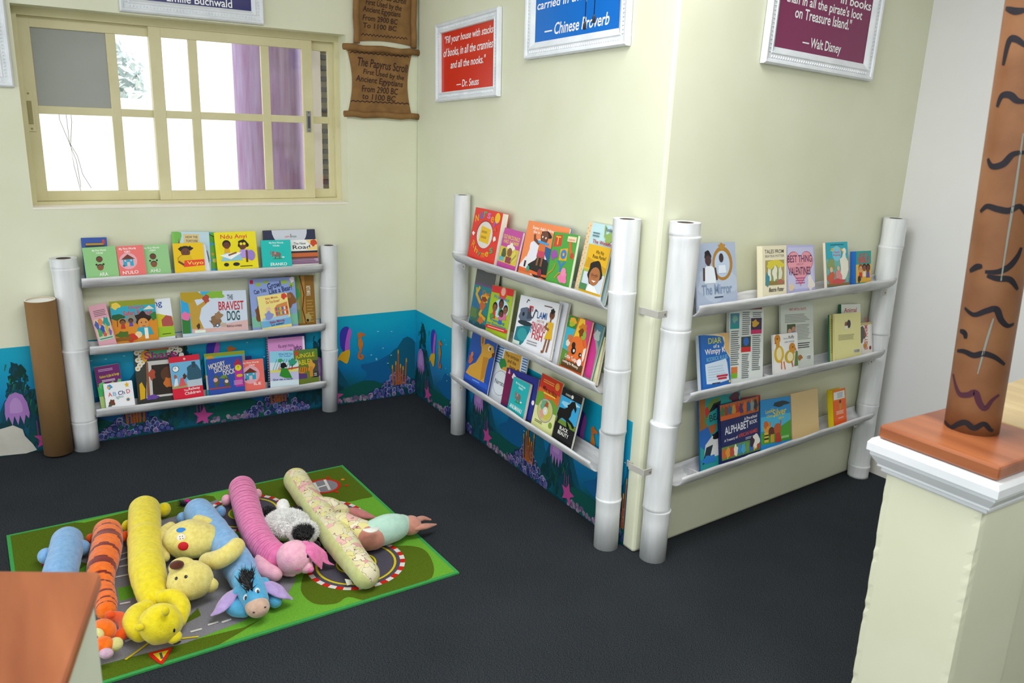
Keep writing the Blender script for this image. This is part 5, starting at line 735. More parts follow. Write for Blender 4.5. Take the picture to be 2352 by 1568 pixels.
# pole
pc = Vector((-.105, -3.15, .9)); tp = hit(2384, 0, Vector((0, -3.15, 0)), Vector((0, 1, 0))); dr = (tp - pc).normalized(); PR = .0555
pm = noisy('brown_painted_pole', '72492d', '8a5f3e', 9, .5, .1, 150)
pl = thing('pole', 'brown pole painted with black wavy lines rising from the wooden cap', 'pole', Matrix.Translation(pc), None)
L_ = (2.70 - .9) / dr.z; mb = MB(); mb.sweep([dr*.001*i*0 + dr*(L_*i/30) for i in range(31)], PR, pm, 40, caps='flat'); mb.build('shaft', pl)
blk = paint('1d1a20', .6); prp = paint('4a2634', .7); tan_ = paint('858a80', .7)
def on_pole(px, py, r_):
    o = CAM - pc; d = ray(px, py); dd = d - dr*d.dot(dr); oo = o - dr*o.dot(dr)
    A2, B2, C3 = dd.dot(dd), dd.dot(oo), oo.dot(oo) - r_*r_; disc = B2*B2 - A2*C3
    if disc < 0: s = -B2/A2
    else: s = (-B2 - math.sqrt(disc))/A2
    p = o + d*s; h = p.dot(dr); rad = (p - dr*h).normalized(); return h, rad
def stroke(pts, wd_, mat, parent, name='wavy_line'):
    """ribbon hugging the pole"""
    sm = []
    for i in range(len(pts)-1):
        p_0 = pts[max(i-1, 0)]; p_1 = pts[i]; p_2 = pts[i+1]; p_3 = pts[min(i+2, len(pts)-1)]
        for j in range(6):
            t_ = j/6; sm.append(tuple(.5*((2*b_) + (-a_+c_)*t_ + (2*a_-5*b_+4*c_-d_)*t_*t_ + (-a_+3*b_-3*c_+d_)*t_**3) for a_, b_, c_, d_ in zip(p_0, p_1, p_2, p_3)))
    sm.append(pts[-1]); mb = MB(); P = []
    for px, py in sm: h, rad = on_pole(px, py, PR); P.append(dr*h + rad*PR)
    vs = []
    for i, p in enumerate(P):
        t_ = (P[min(i+1, len(P)-1)] - P[max(i-1, 0)]).normalized(); nn = (p - dr*p.dot(dr)).normalized(); bb = nn.cross(t_); w_ = wd_*(.45 + .55*math.sin(math.pi*min(1, max(0, (i+.6)/len(P)))))
        for s in (-1, 1):
            q = p + bb*w_*s; h = q.dot(dr); rad = (q - dr*h).normalized(); vs.append(dr*h + rad*(PR+.0007))
    mb.add(vs, [(2*i, 2*i+1, 2*i+3, 2*i+2) for i in range(len(P)-1)], mat, True); return mb.build(name, parent)
def cz(pts): return [(2100 + x/1.567, y/1.567) for x, y in pts]
for pts, m_ in (([(330,30),(365,40),(400,36)], blk), ([(320,235),(340,150),(365,140),(400,165)], blk), ([(298,385),(315,345),(345,342),(370,362),(400,366)], blk), ([(265,570),(280,598),(320,590),(355,555),(400,548)], blk),
    ([(238,762),(262,742),(300,752),(340,758),(380,742),(400,770)], blk), ([(200,975),(225,960),(245,958)], blk), ([(255,978),(300,978),(340,960),(370,925),(385,890)], blk), ([(262,992),(300,1002),(345,1006),(372,1042)], blk),
    ([(182,1108),(215,1132),(260,1118),(295,1112),(312,1150),(335,1172),(358,1165)], blk), ([(165,1190),(182,1198),(184,1218)], blk), ([(155,1262),(180,1264),(215,1278),(250,1272),(290,1285),(325,1312)], blk),
    ([(140,1345),(150,1390),(165,1418),(195,1420),(220,1412),(235,1450),(255,1470),(280,1440),(305,1420)], prp), ([(110,1515),(130,1538),(160,1525),(185,1520),(215,1540),(250,1525),(272,1545),(283,1550)], blk)):
    stroke(cz(pts), .0065, m_, pl)
for pts in ([(392,480),(375,600),(358,720),(335,860),(312,1010)], [(285,1145),(262,1220),(228,1345)]): stroke(cz(pts), .0022, tan_, pl, 'pale_drip')
# ------------------------------------------------------------------ near wooden capped post, lower left
c0 = fl(232, 1309, .9); e1 = (fl(0, 1303, .9) - fl(224, 1305, .9)).normalized(); e2 = (fl(131, 1568, .9) - fl(224, 1305, .9)).normalized()
npo = thing('capped_post', 'near pale post with a reddish wooden cap in the lower left corner', 'post', Matrix.Translation((c0.x, c0.y, 0)))
S_ = .34; Mq = Matrix.Identity(4)
def quad(i): return [(p.x, p.y) for p in (e1*i + e2*i, e1*S_ + e2*i, e1*S_ + e2*S_, e1*i + e2*S_)]
mb = MB(); mb.prism(quad(0), .874, .9, wd); mb.build('wooden_cap', npo, bevel=.007)
mb = MB(); mb.prism(quad(.012), 0, .8735, noisy('pale_green_paint', 'c6ccb4', 'd0d6c0', 5, .5, .05)); mb.build('shaft', npo)
# ------------------------------------------------------------------ play rug
def G(px, py): p = fl(px, py); return (p.x, p.y)
rug_g = noisy('rug_green', '5c962c', '6ea838', 250, .95, .5, 500, spec=.05); rug_o = noisy('rug_olive', '485a14', '586c1c', 250, .95, .5, 500, spec=.05)
rug_r = noisy('rug_grey', '75737a', '8a888e', 250, .95, .5, 500, spec=.05); rug_d = noisy('rug_dark_grey', '47444e', '565360', 250, .95, .5, 500, spec=.05)
rug_w = noisy('rug_white', 'c8c6c2', 'dcdad6', 250, .95, .5, 500, spec=.05); rug_y = noisy('rug_yellow', 'c8b41c', 'd8c428', 250, .95, .5, 500, spec=.05); rug_red = noisy('rug_red', 'b82218', 'cc2c20', 250, .95, .5, 500, spec=.05); rug_e = noisy('rug_edge', '3a9048', '469c54', 250, .95, .5, 500, spec=.05)
cTL, cTR, cBR = Vector(G(15, 1233)), Vector(G(787, 1071)), Vector(G(1055, 1318)); cBL = cTL + (cBR - cTR)
mb = MB(); Q = [cTL, cTR, cBR, cBL]; mid = sum(Q, Vector((0, 0)))/4
mb.prism([tuple(q) for q in Q], .001, .007, rug_e); zr = [.0072]
def inr(s): return [tuple(mid + (q-mid)*s) for q in Q]
def rp(pts, mat): zr[0] += .00004; mb.flat(pts, zr[0], mat)
def rpx(pts, mat): rp([G(*p) for p in pts], mat)
def inside(p):
    a = Vector(p); ex = (cTR-cTL).normalized(); ey = (cBL-cTL).normalized(); d = a - cTL; u = min(max(d.dot(ex), .012), (cTR-cTL).length-.012); v = min(max(d.dot(ey), .012), (cBL-cTL).length-.012); return tuple(cTL + ex*u + ey*v)
rp([inside(q) for q in Q], rug_g)
def olive(pts): rp([inside(G(*p)) for p in smooth(pts + [pts[0]], 5)[:-1]], rug_o)
olive([(0,1200),(0,1330),(110,1330),(200,1300),(235,1230),(170,1200)]); olive([(190,1205),(470,1140),(470,1190),(300,1230),(215,1230)])
olive([(560,1110),(600,1075),(790,1040),(860,1130),(825,1150),(770,1160),(680,1175),(560,1150)]); olive([(400,1210),(460,1190),(480,1215),(440,1225),(400,1222)])
cb = Vector(G(815, 1268))
olive([(700,1310),(760,1290),(880,1260),(960,1260),(990,1290),(990,1330),(940,1370),(860,1388),(800,1375),(770,1390),(720,1390),(690,1360)])
rp([inside(G(*p)) for p in [(0,1700),(230,1518),(420,1480),(560,1445),(600,1425),(545,1460),(510,1500),(380,1560),(300,1700)]], rug_o)
# roads
rpx([(130,1275),(260,1225),(400,1190),(500,1150),(520,1195),(560,1260),(660,1310),(680,1335),(660,1370),(560,1430),(430,1480),(228,1533),(215,1440),(205,1300)], rug_r)
rpx([(270,1355),(470,1310),(480,1330),(275,1385)], rug_g); rpx([(440,1415),(455,1400),(462,1418),(400,1450)], rug_o)
def ring(c, r0, r1, mat, n=48, a0=0, a1=2*math.pi):
    for i in range(n):
        p, q = a0+(a1-a0)*i/n, a0+(a1-a0)*(i+1)/n; pts = [(c.x+r1*math.cos(p), c.y+r1*math.sin(p)), (c.x+r1*math.cos(q), c.y+r1*math.sin(q)), (c.x+r0*math.cos(q), c.y+r0*math.sin(q)), (c.x+r0*math.cos(p), c.y+r0*math.sin(p))]
        mb.flat(pts, zr[0], mat if not callable(mat) else mat(i))
    zr[0] += .00004
def disc(c, r_, mat, n=40): rp([(c.x+r_*math.cos(2*math.pi*i/n), c.y+r_*math.sin(2*math.pi*i/n)) for i in range(n)], mat)
rc = Vector((-.988, -1.615)); rd_ = Vector((-.99, -1.25)); re_ = Vector((-1.23, -1.049))
for c_, r_, q_ in ((re_, .14, rug_g), (rd_, .155, rug_g), (rc, .155, rug_o)):
    disc(c_, r_, rug_d); zr[0] += .00004; ring(c_, r_-.022, r_-.014, rug_y); ring(c_, r_, r_+.017, lambda i: rug_red if i % 2 else rug_w, 40); disc(c_, r_*.42, q_); zr[0] += .00004; ring(c_, r_*.42, r_*.42+.006, rug_y)
hp = Vector(G(743, 1120)); disc(hp, .072, rug_red); disc(hp, .06, rug_r); zr[0] += .0001
for a, b_ in (((722,1113),(733,1133)), ((746,1106),(757,1128)), ((728,1124),(752,1117))):
    for q in strokequads([G(*a), G(*b_)], .011): zr[0] += .00004; mb.flat(q, zr[0], rug_w)
for i in range(8): g = i*.785+.3; disc(hp + Vector((math.cos(g)*.1, math.sin(g)*.085)), .008, rug_red if i % 2 else noisy('rug_orange', 'd8781c', 'e08424', 200, .9, 0) if i == 0 else rug_red)
def dash(px): zr[0] += .00004; [mb.flat(q, zr[0], rug_w) for q in strokequads([G(*px[0]), G(*px[1])], .009)]
for px in (((272,1280),(296,1272)), ((274,1292),(298,1284)), ((276,1306),(296,1302)), ((268,1330),(296,1324)), ((278,1392),(298,1388)), ((290,1478),(310,1470)), ((440,1456),(462,1450)), ((480,1440),(500,1434)), ((512,1434),(530,1428)), ((545,1416),(562,1408)), ((600,1402),(620,1392)), ((225,1318),(250,1312)), ((425,1200),(450,1192)), ((660,1255),(640,1240)), ((620,1290),(640,1305))): dash(px)
for pts in ([(290,1520),(318,1500),(345,1480),(400,1462)], [(380,1475),(420,1472),(455,1468)]):
    zr[0] += .00004
    for q in strokequads([G(*p) for p in pts], .007): zr[0] += .00004; mb.flat(q, zr[0], rug_y)
rpx([(342,1506),(396,1492),(394,1500),(374,1532),(366,1530),(344,1514)], rug_red); rpx([(352,1508),(388,1499),(370,1525)], rug_y); rpx([(366,1506),(372,1504),(376,1518),(370,1520)], rug_d)
tag(mb.build('play_rug'), 'green play rug printed with grey roads, helipad and racing loop', 'rug')
# ------------------------------------------------------------------ soft toys lying on the rug
def plush(name, c1, c2, sc=60, b=.5): return noisy(name, c1, c2, sc, .95, b, 260, sheen=.35, spec=.05, dist=.004)
RG = .0105                       # top of the rug
class Toy:
    """pixel positions are read at the stated height above the rug and turned into places on it"""
    def __init__(s, name, label, cat, px, group='soft toys lying on the play rug'):
        p = fl(*px, RG); s.o = Vector((p.x, p.y, RG)); s.root = thing(name, label, cat, Matrix.Translation(s.o), group)
    def at(s, px, py, z): return fl(px, py, RG + z) - s.o
    def sc(s, px, py, z): return scale_at(fl(px, py, RG + z))
    def tube(s, name, pts, mat, z=None, seg=24, n=6, wr=.0, seed=1, sq=1., matf=None, caps='round', z0=None):
        """pts: (px, py, radius px[, z])"""
        q = smooth([tuple(p) + ((-1,) if len(p) == 3 else ()) for p in pts], n); P = []; Rr = []; r = random.Random(seed)
        for x, y, rp, zz in q:
            rad = rp * s.sc(x, y, .05); zc = rad*sq if zz < 0 else zz
            P.append(s.at(x, y, zc)); Rr.append(rad)
        if wr: Rr = [a*(1 + wr*noise.noise(Vector((i*.35, seed, 0)))) for i, a in enumerate(Rr)]
        mb = MB(); mb.sweep(P, Rr, mat, seg, caps=caps, sq=sq, matf=matf); return mb.build(name, s.root)
    def ball(s, name, px, py, z, r, mat, yaw=0, parent=None, nz=0, tilt=0, seed=0, matf=None):
        """r: radii in photograph pixels (across, deep, high)"""
        k = s.sc(px, py, z); r = (r, r, r) if not hasattr(r, '__len__') else r
        mb = MB(); M = (Matrix.Rotation(math.radians(yaw) - .555, 3, 'Z') @ Matrix.Rotation(math.radians(tilt), 3, 'X'))
        c = s.at(px, py, z); mb.ell(c, [q*k for q in r], mat, M, nz=nz, seed=seed, matf=matf); return mb.build(name, parent or s.root)
    def flat(s, name, pts, mat, th=6, parent=None):
        """soft flattened shape (an ear): pts (px, py, z, half width px)"""
        q = smooth(pts, 5); P = []; Rr = []
        for x, y, z, w_ in q: P.append(s.at(x, y, z)); Rr.append(w_*s.sc(x, y, .03))
        mb = MB(); mb.sweep(P, Rr, mat, 18, caps='round', sq=th/20, up=Vector((0, 0, 1))); return mb.build(name, parent or s.root)
    def front(s, name, px, py, z, r, mat, d, parent=None, yaw=0):
        """small disc or bead sewn onto whatever part of the toy is seen at that place"""
        V = []; Fs = []; own = []
        for o in s.root.children_recursive:
            b_ = len(V); V += [v.co.copy() for v in o.data.vertices]; Fs += [[i+b_ for i in p.vertices] for p in o.data.polygons]; own += [o]*len(o.data.polygons)
        dr_ = ray(px, py); p, nn, ix, _ = BVHTree.FromPolygons(V, Fs).ray_cast(CAM - s.o, dr_)
        if p is not None and parent is None: parent = own[ix] if own[ix].parent == s.root else own[ix].parent
        if p is None: p = fl(px, py, RG + z) - s.o; nn = -dr_
        if nn.dot(dr_) > 0: nn = -nn
        k = scale_at(p + s.o); v = (nn - dr_*.4).normalized(); X = v.cross(Vector((0, 0, 1))).normalized() * -1; Y = v.cross(X).normalized()
        M = Matrix((X, Y, v)).transposed(); mb = MB(); rr = (r, r) if not hasattr(r, '__len__') else r
        mb.ell(p, (rr[0]*k, rr[1]*k, max(.0022, min(rr)*k*.3)), mat, M, 18, 12); return mb.build(name, parent or s.root)
blu = plush('plush_blue', '6f9fd0', '86b4e0'); blu2 = plush('plush_deep_blue', '4a9cc8', '5aaed8'); lil = plush('plush_lilac', 'a890c8', 'b8a2d6')
org = plush('plush_orange', 'e06010', 'f07a20'); orr = plush('plush_red_orange', 'd84a14', 'e65a20'); strp = plush('plush_dark_red', '6e1a14', '82241a')
yel = plush('plush_yellow', 'd8c414', 'ead828'); crm = plush('plush_cream', 'd6c468', 'e6d884', 80); pnk = plush('plush_pink', 'd868a0', 'e680b2'); pnk2 = plush('plush_pale_pink', 'e0a0b8', 'eeb6c8'); grv = plush('plush_dark_pink', '9a3f74', 'ac4c84')
blkp = plush('plush_black', '0e0e10', '1a1a1e'); whp = plush('plush_white', 'e2e2e0', 'f4f3f0'); beige = plush('plush_beige', 'c0a08c', 'd0b29e')
eye = paint('0c0c10', .15, .6)
# 1 blue bolster, partly behind the near post
t = Toy('plush_bolster', 'short blue plush bolster partly hidden behind the near wooden capped post', 'soft toy', (145, 1300))
t.tube('body', [(154, 1243, 34), (149, 1275, 36), (140, 1310, 37), (132, 1350, 35), (128, 1385, 34)], blu, wr=.05, seed=2)
t.ball('paw', 106, 1276, .035, (18, 18, 18), blu); t.ball('paw', 187, 1258, .038, (19, 18, 19), blu)
mb = MB(); q = t.at(104, 1294, .004); mb.box(tuple(q - Vector((.012, .006, .003))), tuple(q + Vector((.012, .006, .002))), '#8a2038'); mb.build('care_tag', t.root)
# 2 orange striped bolster
t = Toy('plush_tiger_bolster', 'long orange plush tiger bolster with dark red stripes between the blue and yellow bolsters', 'soft toy', (240, 1300))
bands = [(.13, .145), (.2, .25), (.335, .36), (.46, .52), (.6, .625), (.69, .71), (.79, .81), (.88, .9), (.95, .97)]
def tig(f, a):
    ff = f + .035*math.cos((a-.25)*2*math.pi)
    return strp if any(lo <= ff <= hi for lo, hi in bands) else org
t.tube('body', [(247, 1222, 31), (246, 1250, 33), (239, 1285, 33), (232, 1318, 31), (236, 1350, 25), (243, 1380, 24), (244, 1402, 23)], org, n=14, wr=.05, seed=4, matf=tig, seg=40)
t.ball('foot', 208, 1236, .03, (10, 12, 11), orr); t.tube('foot', [(272, 1238, 10, .035), (286, 1232, 12, .035), (296, 1228, 11, .035)], orr)
t.ball('head', 236, 1448, .055, (31, 27, 26), org, yaw=-20)
t.tube('arm', [(252, 1415, 11, .045), (278, 1420, 14, .04), (288, 1446, 15, .035), (272, 1462, 14, .03)], orr)
t.ball('ear', 254, 1411, .075, (12, 8, 9), orr)
t.ball('face_patch', 222, 1458, .068, (16, 14, 16), plush('plush_pale_yellow', 'd0cc84', 'dcd894')); t.ball('muzzle', 237, 1482, .05, (23, 22, 20), org, yaw=-20); t.ball('cheek', 264, 1480, .042, (17, 19, 15), plush('plush_straw', 'c8c47c', 'd8d490'))
t.ball('nose', 244, 1500, .045, (16, 12, 12), plush('plush_mauve', 'c09cb0', 'd0aec0'))
t.front('eye', 221, 1464, .06, (4, 5), eye, .028); t.front('eye', 214, 1472, .06, (3, 4), eye, .026)
# 3 yellow bear bolster, face down
t = Toy('plush_bear_bolster', 'long bright yellow plush bear bolster lying face down', 'soft toy', (340, 1320))
t.tube('body', [(332, 1172, 34), (332, 1215, 35.5), (334, 1260, 37), (338, 1305, 39), (346, 1345, 37), (354, 1378, 31)], yel, n=10, wr=.06, seed=6, seg=32)
t.ball('foot', 377, 1170, .035, (14, 17, 16), yel); t.ball('foot', 291, 1208, .03, (10, 16, 14), yel)
t.tube('arm', [(335, 1395, 18, .05), (312, 1412, 23, .05), (306, 1435, 24, .045), (322, 1452, 22, .04)], yel, seg=20)
t.tube('arm', [(372, 1372, 17, .06), (400, 1372, 19, .06), (418, 1395, 19, .05), (410, 1424, 18, .04)], yel, seg=20)
t.ball('head', 369, 1432, .078, (48, 45, 46), yel, nz=.05, seed=3); t.ball('muzzle', 400, 1462, .045, (17, 17, 15), yel)
t.ball('ear', 380, 1403, .145, (9, 9, 12), yel); t.ball('ear', 320, 1441, .1, (10, 8, 9), yel)
t.front('nose', 407, 1476, .04, (9, 5), blkp, .014); t.front('eye', 400, 1447, .08, (3, 5), eye, .056)
# 4 cream bear on its back
t = Toy('plush_bear', 'cream yellow plush bear on its back with red, white and blue belly dots', 'soft toy', (440, 1300))
t.ball('body', 440, 1238, .07, (64, 54, 40), crm, yaw=-12, nz=.08, seed=5)
t.ball('head', 437, 1332, .078, (51, 48, 44), crm, nz=.05, seed=8)
mz = t.ball('muzzle', 419, 1302, .115, (30, 24, 22), crm, yaw=10); t.ball('nose', 406, 1297, .146, (16, 12, 10), plush('plush_brown', '4a2418', '5c3020'), yaw=20, parent=mz)
t.front('eye', 405, 1328, .085, (4, 4), eye, .075); t.front('eye', 427, 1324, .085, (4, 4), eye, .078)
t.ball('ear', 482, 1343, .06, (19, 14, 18), crm, nz=.05)
t.tube('arm', [(478, 1290, 21, .08), (506, 1283, 21, .115), (531, 1267, 20, .14), (543, 1254, 18, .145)], crm, seg=22)
t.tube('arm', [(392, 1210, 12, .06), (378, 1222, 13, .06), (376, 1250, 12, .05), (380, 1280, 10, .04)], crm, seg=18); t.tube('leg', [(455, 1196, 14, .08), (480, 1202, 12, .09), (495, 1216, 8, .08)], crm, seg=18)
for (x, y, rr, c, nm) in ((416, 1217, (11, 7), '2f80d0', 'blue_dot'), (416, 1234, (10, 9), 'e4dcd0', 'button'), (421, 1254, (12, 10), 'c41420', 'red_dot')):
    o_ = t.front(nm, x, y, .07, rr, paint(c, .6), .062)
    if nm == 'button':
        for dx_, dy_ in ((-3, -2), (3, -3), (-2, 3), (4, 2)): t.front('button_hole', x+dx_, y+dy_, .07, (1.2, 1.2), eye, .0695, parent=None)
# 5 blue donkey bolster
t = Toy('plush_donkey_bolster', 'long light blue plush donkey bolster with lilac ears and a black mane', 'soft toy', (520, 1260))
t.tube('body', [(456, 1176, 32), (472, 1197, 33), (502, 1235, 34), (528, 1268, 35), (548, 1300, 36), (560, 1326, 33)], blu, n=10, wr=.06, seed=9, seg=32)
t.ball('foot', 421, 1190, .03, (15, 13, 15), blu); t.ball('foot', 507, 1175, .03, (11, 13, 14), blu)
t.tube('arm', [(540, 1372, 18, .03), (540, 1392, 22, .03), (560, 1400, 18, .03)], blu2); t.tube('arm', [(605, 1350, 15, .03), (625, 1365, 18, .03), (632, 1380, 16, .03)], blu2)
t.tube('head', [(565, 1332, 31, .075), (577, 1355, 32, .07), (587, 1378, 29, .06)], blu2, seg=26); t.ball('muzzle', 591, 1393, .052, (28, 26, 24), beige, yaw=-15)
t.flat('ear', [(552, 1352, .08, 10), (530, 1370, .06, 19), (505, 1398, .04, 15), (488, 1411, .03, 5)], lil, 7); t.flat('ear', [(598, 1338, .08, 10), (622, 1348, .07, 20), (648, 1362, .05, 20), (666, 1372, .03, 8)], lil, 7)
t.flat('ear_back', [(556, 1346, .085, 11), (545, 1353, .082, 11), (536, 1364, .07, 6)], blu2, 7); t.flat('ear_back', [(594, 1332, .085, 11), (606, 1333, .082, 12), (616, 1338, .078, 6)], blu2, 7)
for x, y, rr in ((591, 1356, (5.5, 7.5)), (563, 1371, (5, 7))): t.front('eye_white', x, y, .075, rr, paint('dfe4ec', .5), .05); t.front('eye', x+1.5, y+2, .075, (3, 4.5), eye, .056)
t.front('nostril', 609, 1394, .05, (3, 2), paint('4a3a34', .8), .046); t.front('nostril', 583, 1406, .05, (3, 2), paint('4a3a34', .8), .046)
def tufts(toy, name, spots, mat, n, ln, wd_, seed, parent=None):
    r = random.Random(seed); mb = MB()
    for (c, nrm_, spread) in [r.choice(spots) for _ in range(n)]:
        p = c + Vector((r.uniform(-1, 1), r.uniform(-1, 1), r.uniform(-1, 1)))*spread; d_ = (nrm_ + Vector((r.uniform(-1, 1), r.uniform(-1, 1), r.uniform(-.6, 1)))*.8).normalized()*ln*r.uniform(.6, 1.2); s_ = d_.orthogonal().normalized()*wd_; s2 = d_.cross(s_).normalized()*wd_
        mb.add([p+s_, p-s_*.5+s2, p-s_*.5-s2, p+d_], [(0,1,3),(1,2,3),(2,0,3)], mat)
    return mb.build(name, toy.root)
tufts(t, 'mane', [(t.at(x, y, z), Vector((.1, .1, 1)), .009) for x, y, z in ((562, 1322, .125), (566, 1330, .128), (558, 1334, .125), (570, 1342, .128), (572, 1352, .125), (575, 1324, .12))], blkp, 260, .03, .0022, 3)
tufts(t, 'tail_tuft', [(t.at(426, 1158, .06), Vector((-1, .5, .1)), .006)], blkp, 60, .03, .002, 4); t.ball('tail_bow', 430, 1152, .06, (7, 6, 8), paint('b0187c', .7))
# 6 pink ribbed piglet bolster
t = Toy('plush_pig_bolster', 'long pink ribbed plush pig bolster curving towards its pale pink head', 'soft toy', (600, 1240))
NR = 34
q = smooth([(556, 1121, 29.5), (565, 1158, 30.5), (578, 1203, 31), (597, 1242, 32), (618, 1268, 33), (640, 1282, 32)], 44)
P = []; Rr = []
for i, (x, y, rp) in enumerate(q):
    f = i/(len(q)-1); rad = rp*t.sc(x, y, .05)*(1 + .028*abs(math.sin(math.pi*NR*f)) - .02); P.append(t.at(x, y, rp*t.sc(x, y, .05))); Rr.append(rad)
mb = MB(); mb.sweep(P, Rr, pnk, 30, matf=lambda f, a: grv if abs(((f-.02)*1.04*NR + .5) % 1 - .5) < .09 and .03 < f < .97 else pnk); mb.build('body', t.root)
t.ball('foot', 520, 1148, .03, (11, 12, 13), pnk2); t.ball('foot', 592, 1134, .03, (9, 10, 12), pnk2)
t.tube('arm', [(601, 1277, 12, .05), (598, 1292, 16, .042), (608, 1308, 19, .04), (632, 1318, 17, .035)], pnk2, seg=20); t.tube('arm', [(645, 1306, 12, .03), (660, 1311, 12, .03), (672, 1314, 10, .03)], pnk2, seg=20)
t.ball('head', 676, 1279, .074, (41, 40, 38), pnk2, yaw=-25, nz=.04); t.ball('snout', 703, 1301, .05, (16, 16, 15), pnk2, yaw=-30); t.ball('nose', 712, 1307, .046, (9, 8, 8), pnk)
t.flat('ear', [(703, 1250, .115, 11), (719, 1263, .1, 20), (731, 1284, .07, 16), (738, 1304, .04, 3)], pnk, 6); t.flat('ear', [(716, 1250, .075, 8), (738, 1272, .055, 13), (752, 1290, .03, 9), (765, 1296, .015, 4)], pnk, 6)
t.front('eye', 707, 1277, .065, (3, 4), eye, .045); t.front('mouth', 684, 1307, .04, (6, 4), pnk, .038)
# 7 fluffy black and white dog
t = Toy('plush_dog', 'small fluffy white plush dog with black ears and a black patch', 'soft toy', (665, 1230))
t.ball('body', 660, 1206, .052, (53, 46, 30), whp, yaw=-35, nz=.1); t.ball('head', 697, 1226, .065, (34, 32, 28), whp)
def fur(name, px, py, z, r, mat, n, seed, keep=lambda d: True, ln=.012):
    k = t.sc(px, py, z); c = t.at(px, py, z); r_ = random.Random(seed); mb = MB(); Mx = Matrix.Rotation(-.555-.4, 3, 'Z')
    for i in range(n):
        d_ = Vector((r_.gauss(0, 1), r_.gauss(0, 1), abs(r_.gauss(0, 1)))).normalized()
        if not keep(d_): continue
        p = c + Mx @ Vector((d_.x*r[0]*k, d_.y*r[1]*k, d_.z*r[2]*k)); u = (Mx @ d_ + Vector((r_.uniform(-1, 1), r_.uniform(-1, 1), r_.uniform(-1, 1)))*.8).normalized()*ln*r_.uniform(.6, 1.2); s_ = u.orthogonal().normalized()*.0016; s2 = u.cross(s_).normalized()*.0016
        mb.add([p+s_, p-s_*.5+s2, p-s_*.5-s2, p+u], [(0,1,3),(1,2,3),(2,0,3)], mat)
    return mb.build(name, t.root)
fur('body_fur', 660, 1206, .052, (53, 46, 30), whp, 4200, 1); fur('head_fur', 697, 1226, .065, (34, 32, 28), whp, 2200, 2)
t.front('face_patch', 695, 1227, .065, (23, 17), blkp, .047); fur('patch_fur', 697, 1229, .075, (25, 23, 22), blkp, 1500, 3, lambda d: d.z > .35)
t.tube('paw', [(652, 1180, 10, .07), (650, 1167, 14, .07), (650, 1158, 13, .07)], whp, seg=16); fur('paw_fur', 650, 1163, .07, (13, 12, 14), whp, 500, 4, ln=.007)
t.ball('ear', 618, 1176, .05, (15, 12, 12), blkp); t.ball('ear', 682, 1176, .045, (17, 12, 12), blkp); t.ball('paw', 722, 1252, .03, (14, 12, 11), blkp); fur('ear_fur', 618, 1176, .05, (15, 12, 12), blkp, 250, 6, ln=.008); fur('ear_fur', 682, 1176, .045, (17, 12, 12), blkp, 250, 7, ln=.008)
# 8 floral cushion shaped like a letter, with a rabbit end
def floral():
    m = bpy.data.materials.new('floral_print'); m.use_nodes = True; N = m.node_tree.nodes; L = m.node_tree.links; b = N['Principled BSDF']; b.inputs['Roughness'].default_value = .8
    tc = N.new('ShaderNodeTexCoord'); nz = N.new('ShaderNodeTexNoise'); nz.inputs['Scale'].default_value = 18; L.new(tc.outputs['Object'], nz.inputs['Vector'])
    mx = N.new('ShaderNodeMixRGB'); mx.inputs[0].default_value = .11; L.new(tc.outputs['Object'], mx.inputs[1]); L.new(nz.outputs['Color'], mx.inputs[2])
    v = N.new('ShaderNodeTexVoronoi'); v.inputs['Scale'].default_value = 30; L.new(mx.outputs[0], v.inputs['Vector'])
    r = N.new('ShaderNodeValToRGB'); c = r.color_ramp; c.interpolation = 'CONSTANT'; c.elements[0].color = hx('d9d0a2'); c.elements[1].position = .88; c.elements[1].color = hx('d8cfb0')
    for p, h in ((.2, 'dfb0a8'), (.36, 'd8d08a'), (.52, 'd3cfa8'), (.66, 'd79a98'), (.76, 'e0d8bc')): e = c.elements.new(p); e.color = hx(h)
    sp = N.new('ShaderNodeSeparateXYZ'); L.new(v.outputs['Color'], sp.inputs[0]); L.new(sp.outputs[0], r.inputs[0])
    ve = N.new('ShaderNodeTexVoronoi'); ve.feature = 'DISTANCE_TO_EDGE'; ve.inputs['Scale'].default_value = 30; L.new(mx.outputs[0], ve.inputs['Vector'])
    lt = N.new('ShaderNodeMath'); lt.operation = 'LESS_THAN'; lt.inputs[1].default_value = .016; L.new(ve.outputs['Distance'], lt.inputs[0])
    m2 = N.new('ShaderNodeMixRGB'); m2.inputs[2].default_value = hx('6a5a4c'); L.new(lt.outputs[0], m2.inputs[0]); L.new(r.outputs[0], m2.inputs[1]); L.new(m2.outputs[0], b.inputs['Base Color']); return m
flo = floral(); side_ = plush('plush_pistachio', 'bcbf7c', 'ccd08e', 40, .3); skin_ = plush('felt_rose_brown', 'b87c6c', 'c88e7c', 40, .3); mint = plush('felt_mint', 'a8ccbc', 'b6d8c8', 40, .3); rose = plush('felt_rose', 'b06868', 'c27c78', 40, .3)
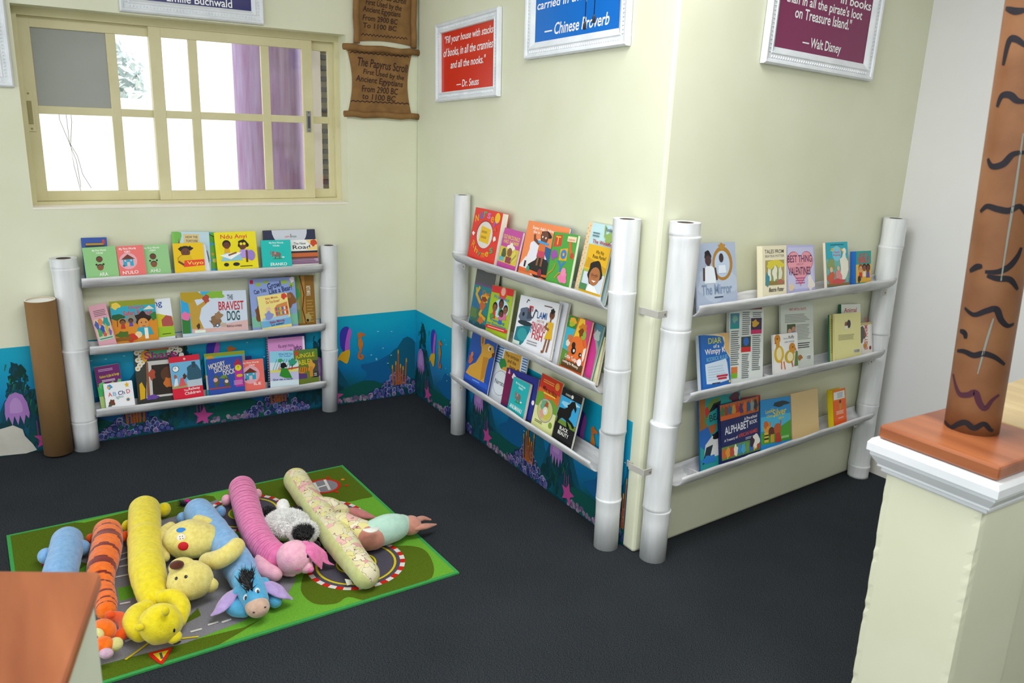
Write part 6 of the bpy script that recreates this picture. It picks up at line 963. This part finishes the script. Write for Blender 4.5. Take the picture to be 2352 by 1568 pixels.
t = Toy('floral_cushion', 'floral printed letter shaped cushion with a mint sleeve and long rosy ears on its branch', 'cushion', (770, 1230))
def fmat_(f, a): return flo if a < .35 or a > .93 else side_
t.tube('body', [(680, 1102, 28), (706, 1142, 28), (740, 1189, 32), (777, 1236, 36), (810, 1281, 33), (840, 1319, 32)], flo, n=10, seg=36, wr=.03, seed=12, matf=fmat_)
t.tube('branch', [(732, 1170, 30, .05), (760, 1170, 27, .05), (785, 1175, 18, .04)], flo, seg=24)
t.tube('leaf', [(790, 1172, 8, .035), (812, 1175, 14, .03), (838, 1183, 13, .025), (862, 1188, 3, .015)], rose, seg=18, sq=.6)
t.tube('branch', [(785, 1216, 40, .055), (818, 1224, 35, .055), (848, 1228, 30, .055)], flo, seg=28)
t.tube('neck_band', [(846, 1234, 30, .052), (858, 1232, 30, .052)], skin_, seg=26)
t.tube('sleeve', [(858, 1226, 32, .056), (885, 1216, 34, .058), (908, 1210, 31, .055), (922, 1206, 25, .05)], mint, seg=28)
t.flat('collar', [(838, 1216, .115, 5), (854, 1217, .118, 11), (868, 1212, .112, 4)], plush('felt_white', 'd8d8d0', 'e6e6de', 40, .3), 6)
t.ball('head', 942, 1206, .045, (26, 24, 22), skin_, yaw=20)
t.tube('ear', [(952, 1197, 9, .045), (970, 1190, 8, .04), (988, 1193, 3, .03)], skin_, seg=16, sq=.7); t.tube('ear', [(955, 1212, 9, .045), (978, 1208, 9, .04), (1001, 1204, 2.5, .03)], skin_, seg=16, sq=.7)
mb = MB(); p = t.at(806, 1332, .02); mb.add([p, p + Vector((-.022, -.004, .012)), p + Vector((-.018, -.012, -.008)), p + Vector((.004, -.006, -.012)), p + Vector((0, .003, 0)), p + Vector((-.022, -.001, .012)), p + Vector((-.018, -.009, -.008)), p + Vector((.004, -.003, -.012))], [(0,1,2,3), (7,6,5,4), (0,4,5,1), (1,5,6,2), (2,6,7,3), (3,7,4,0)], '#e2dfd4'); mb.build('care_tag', t.root)
bpy.context.view_layer.update()
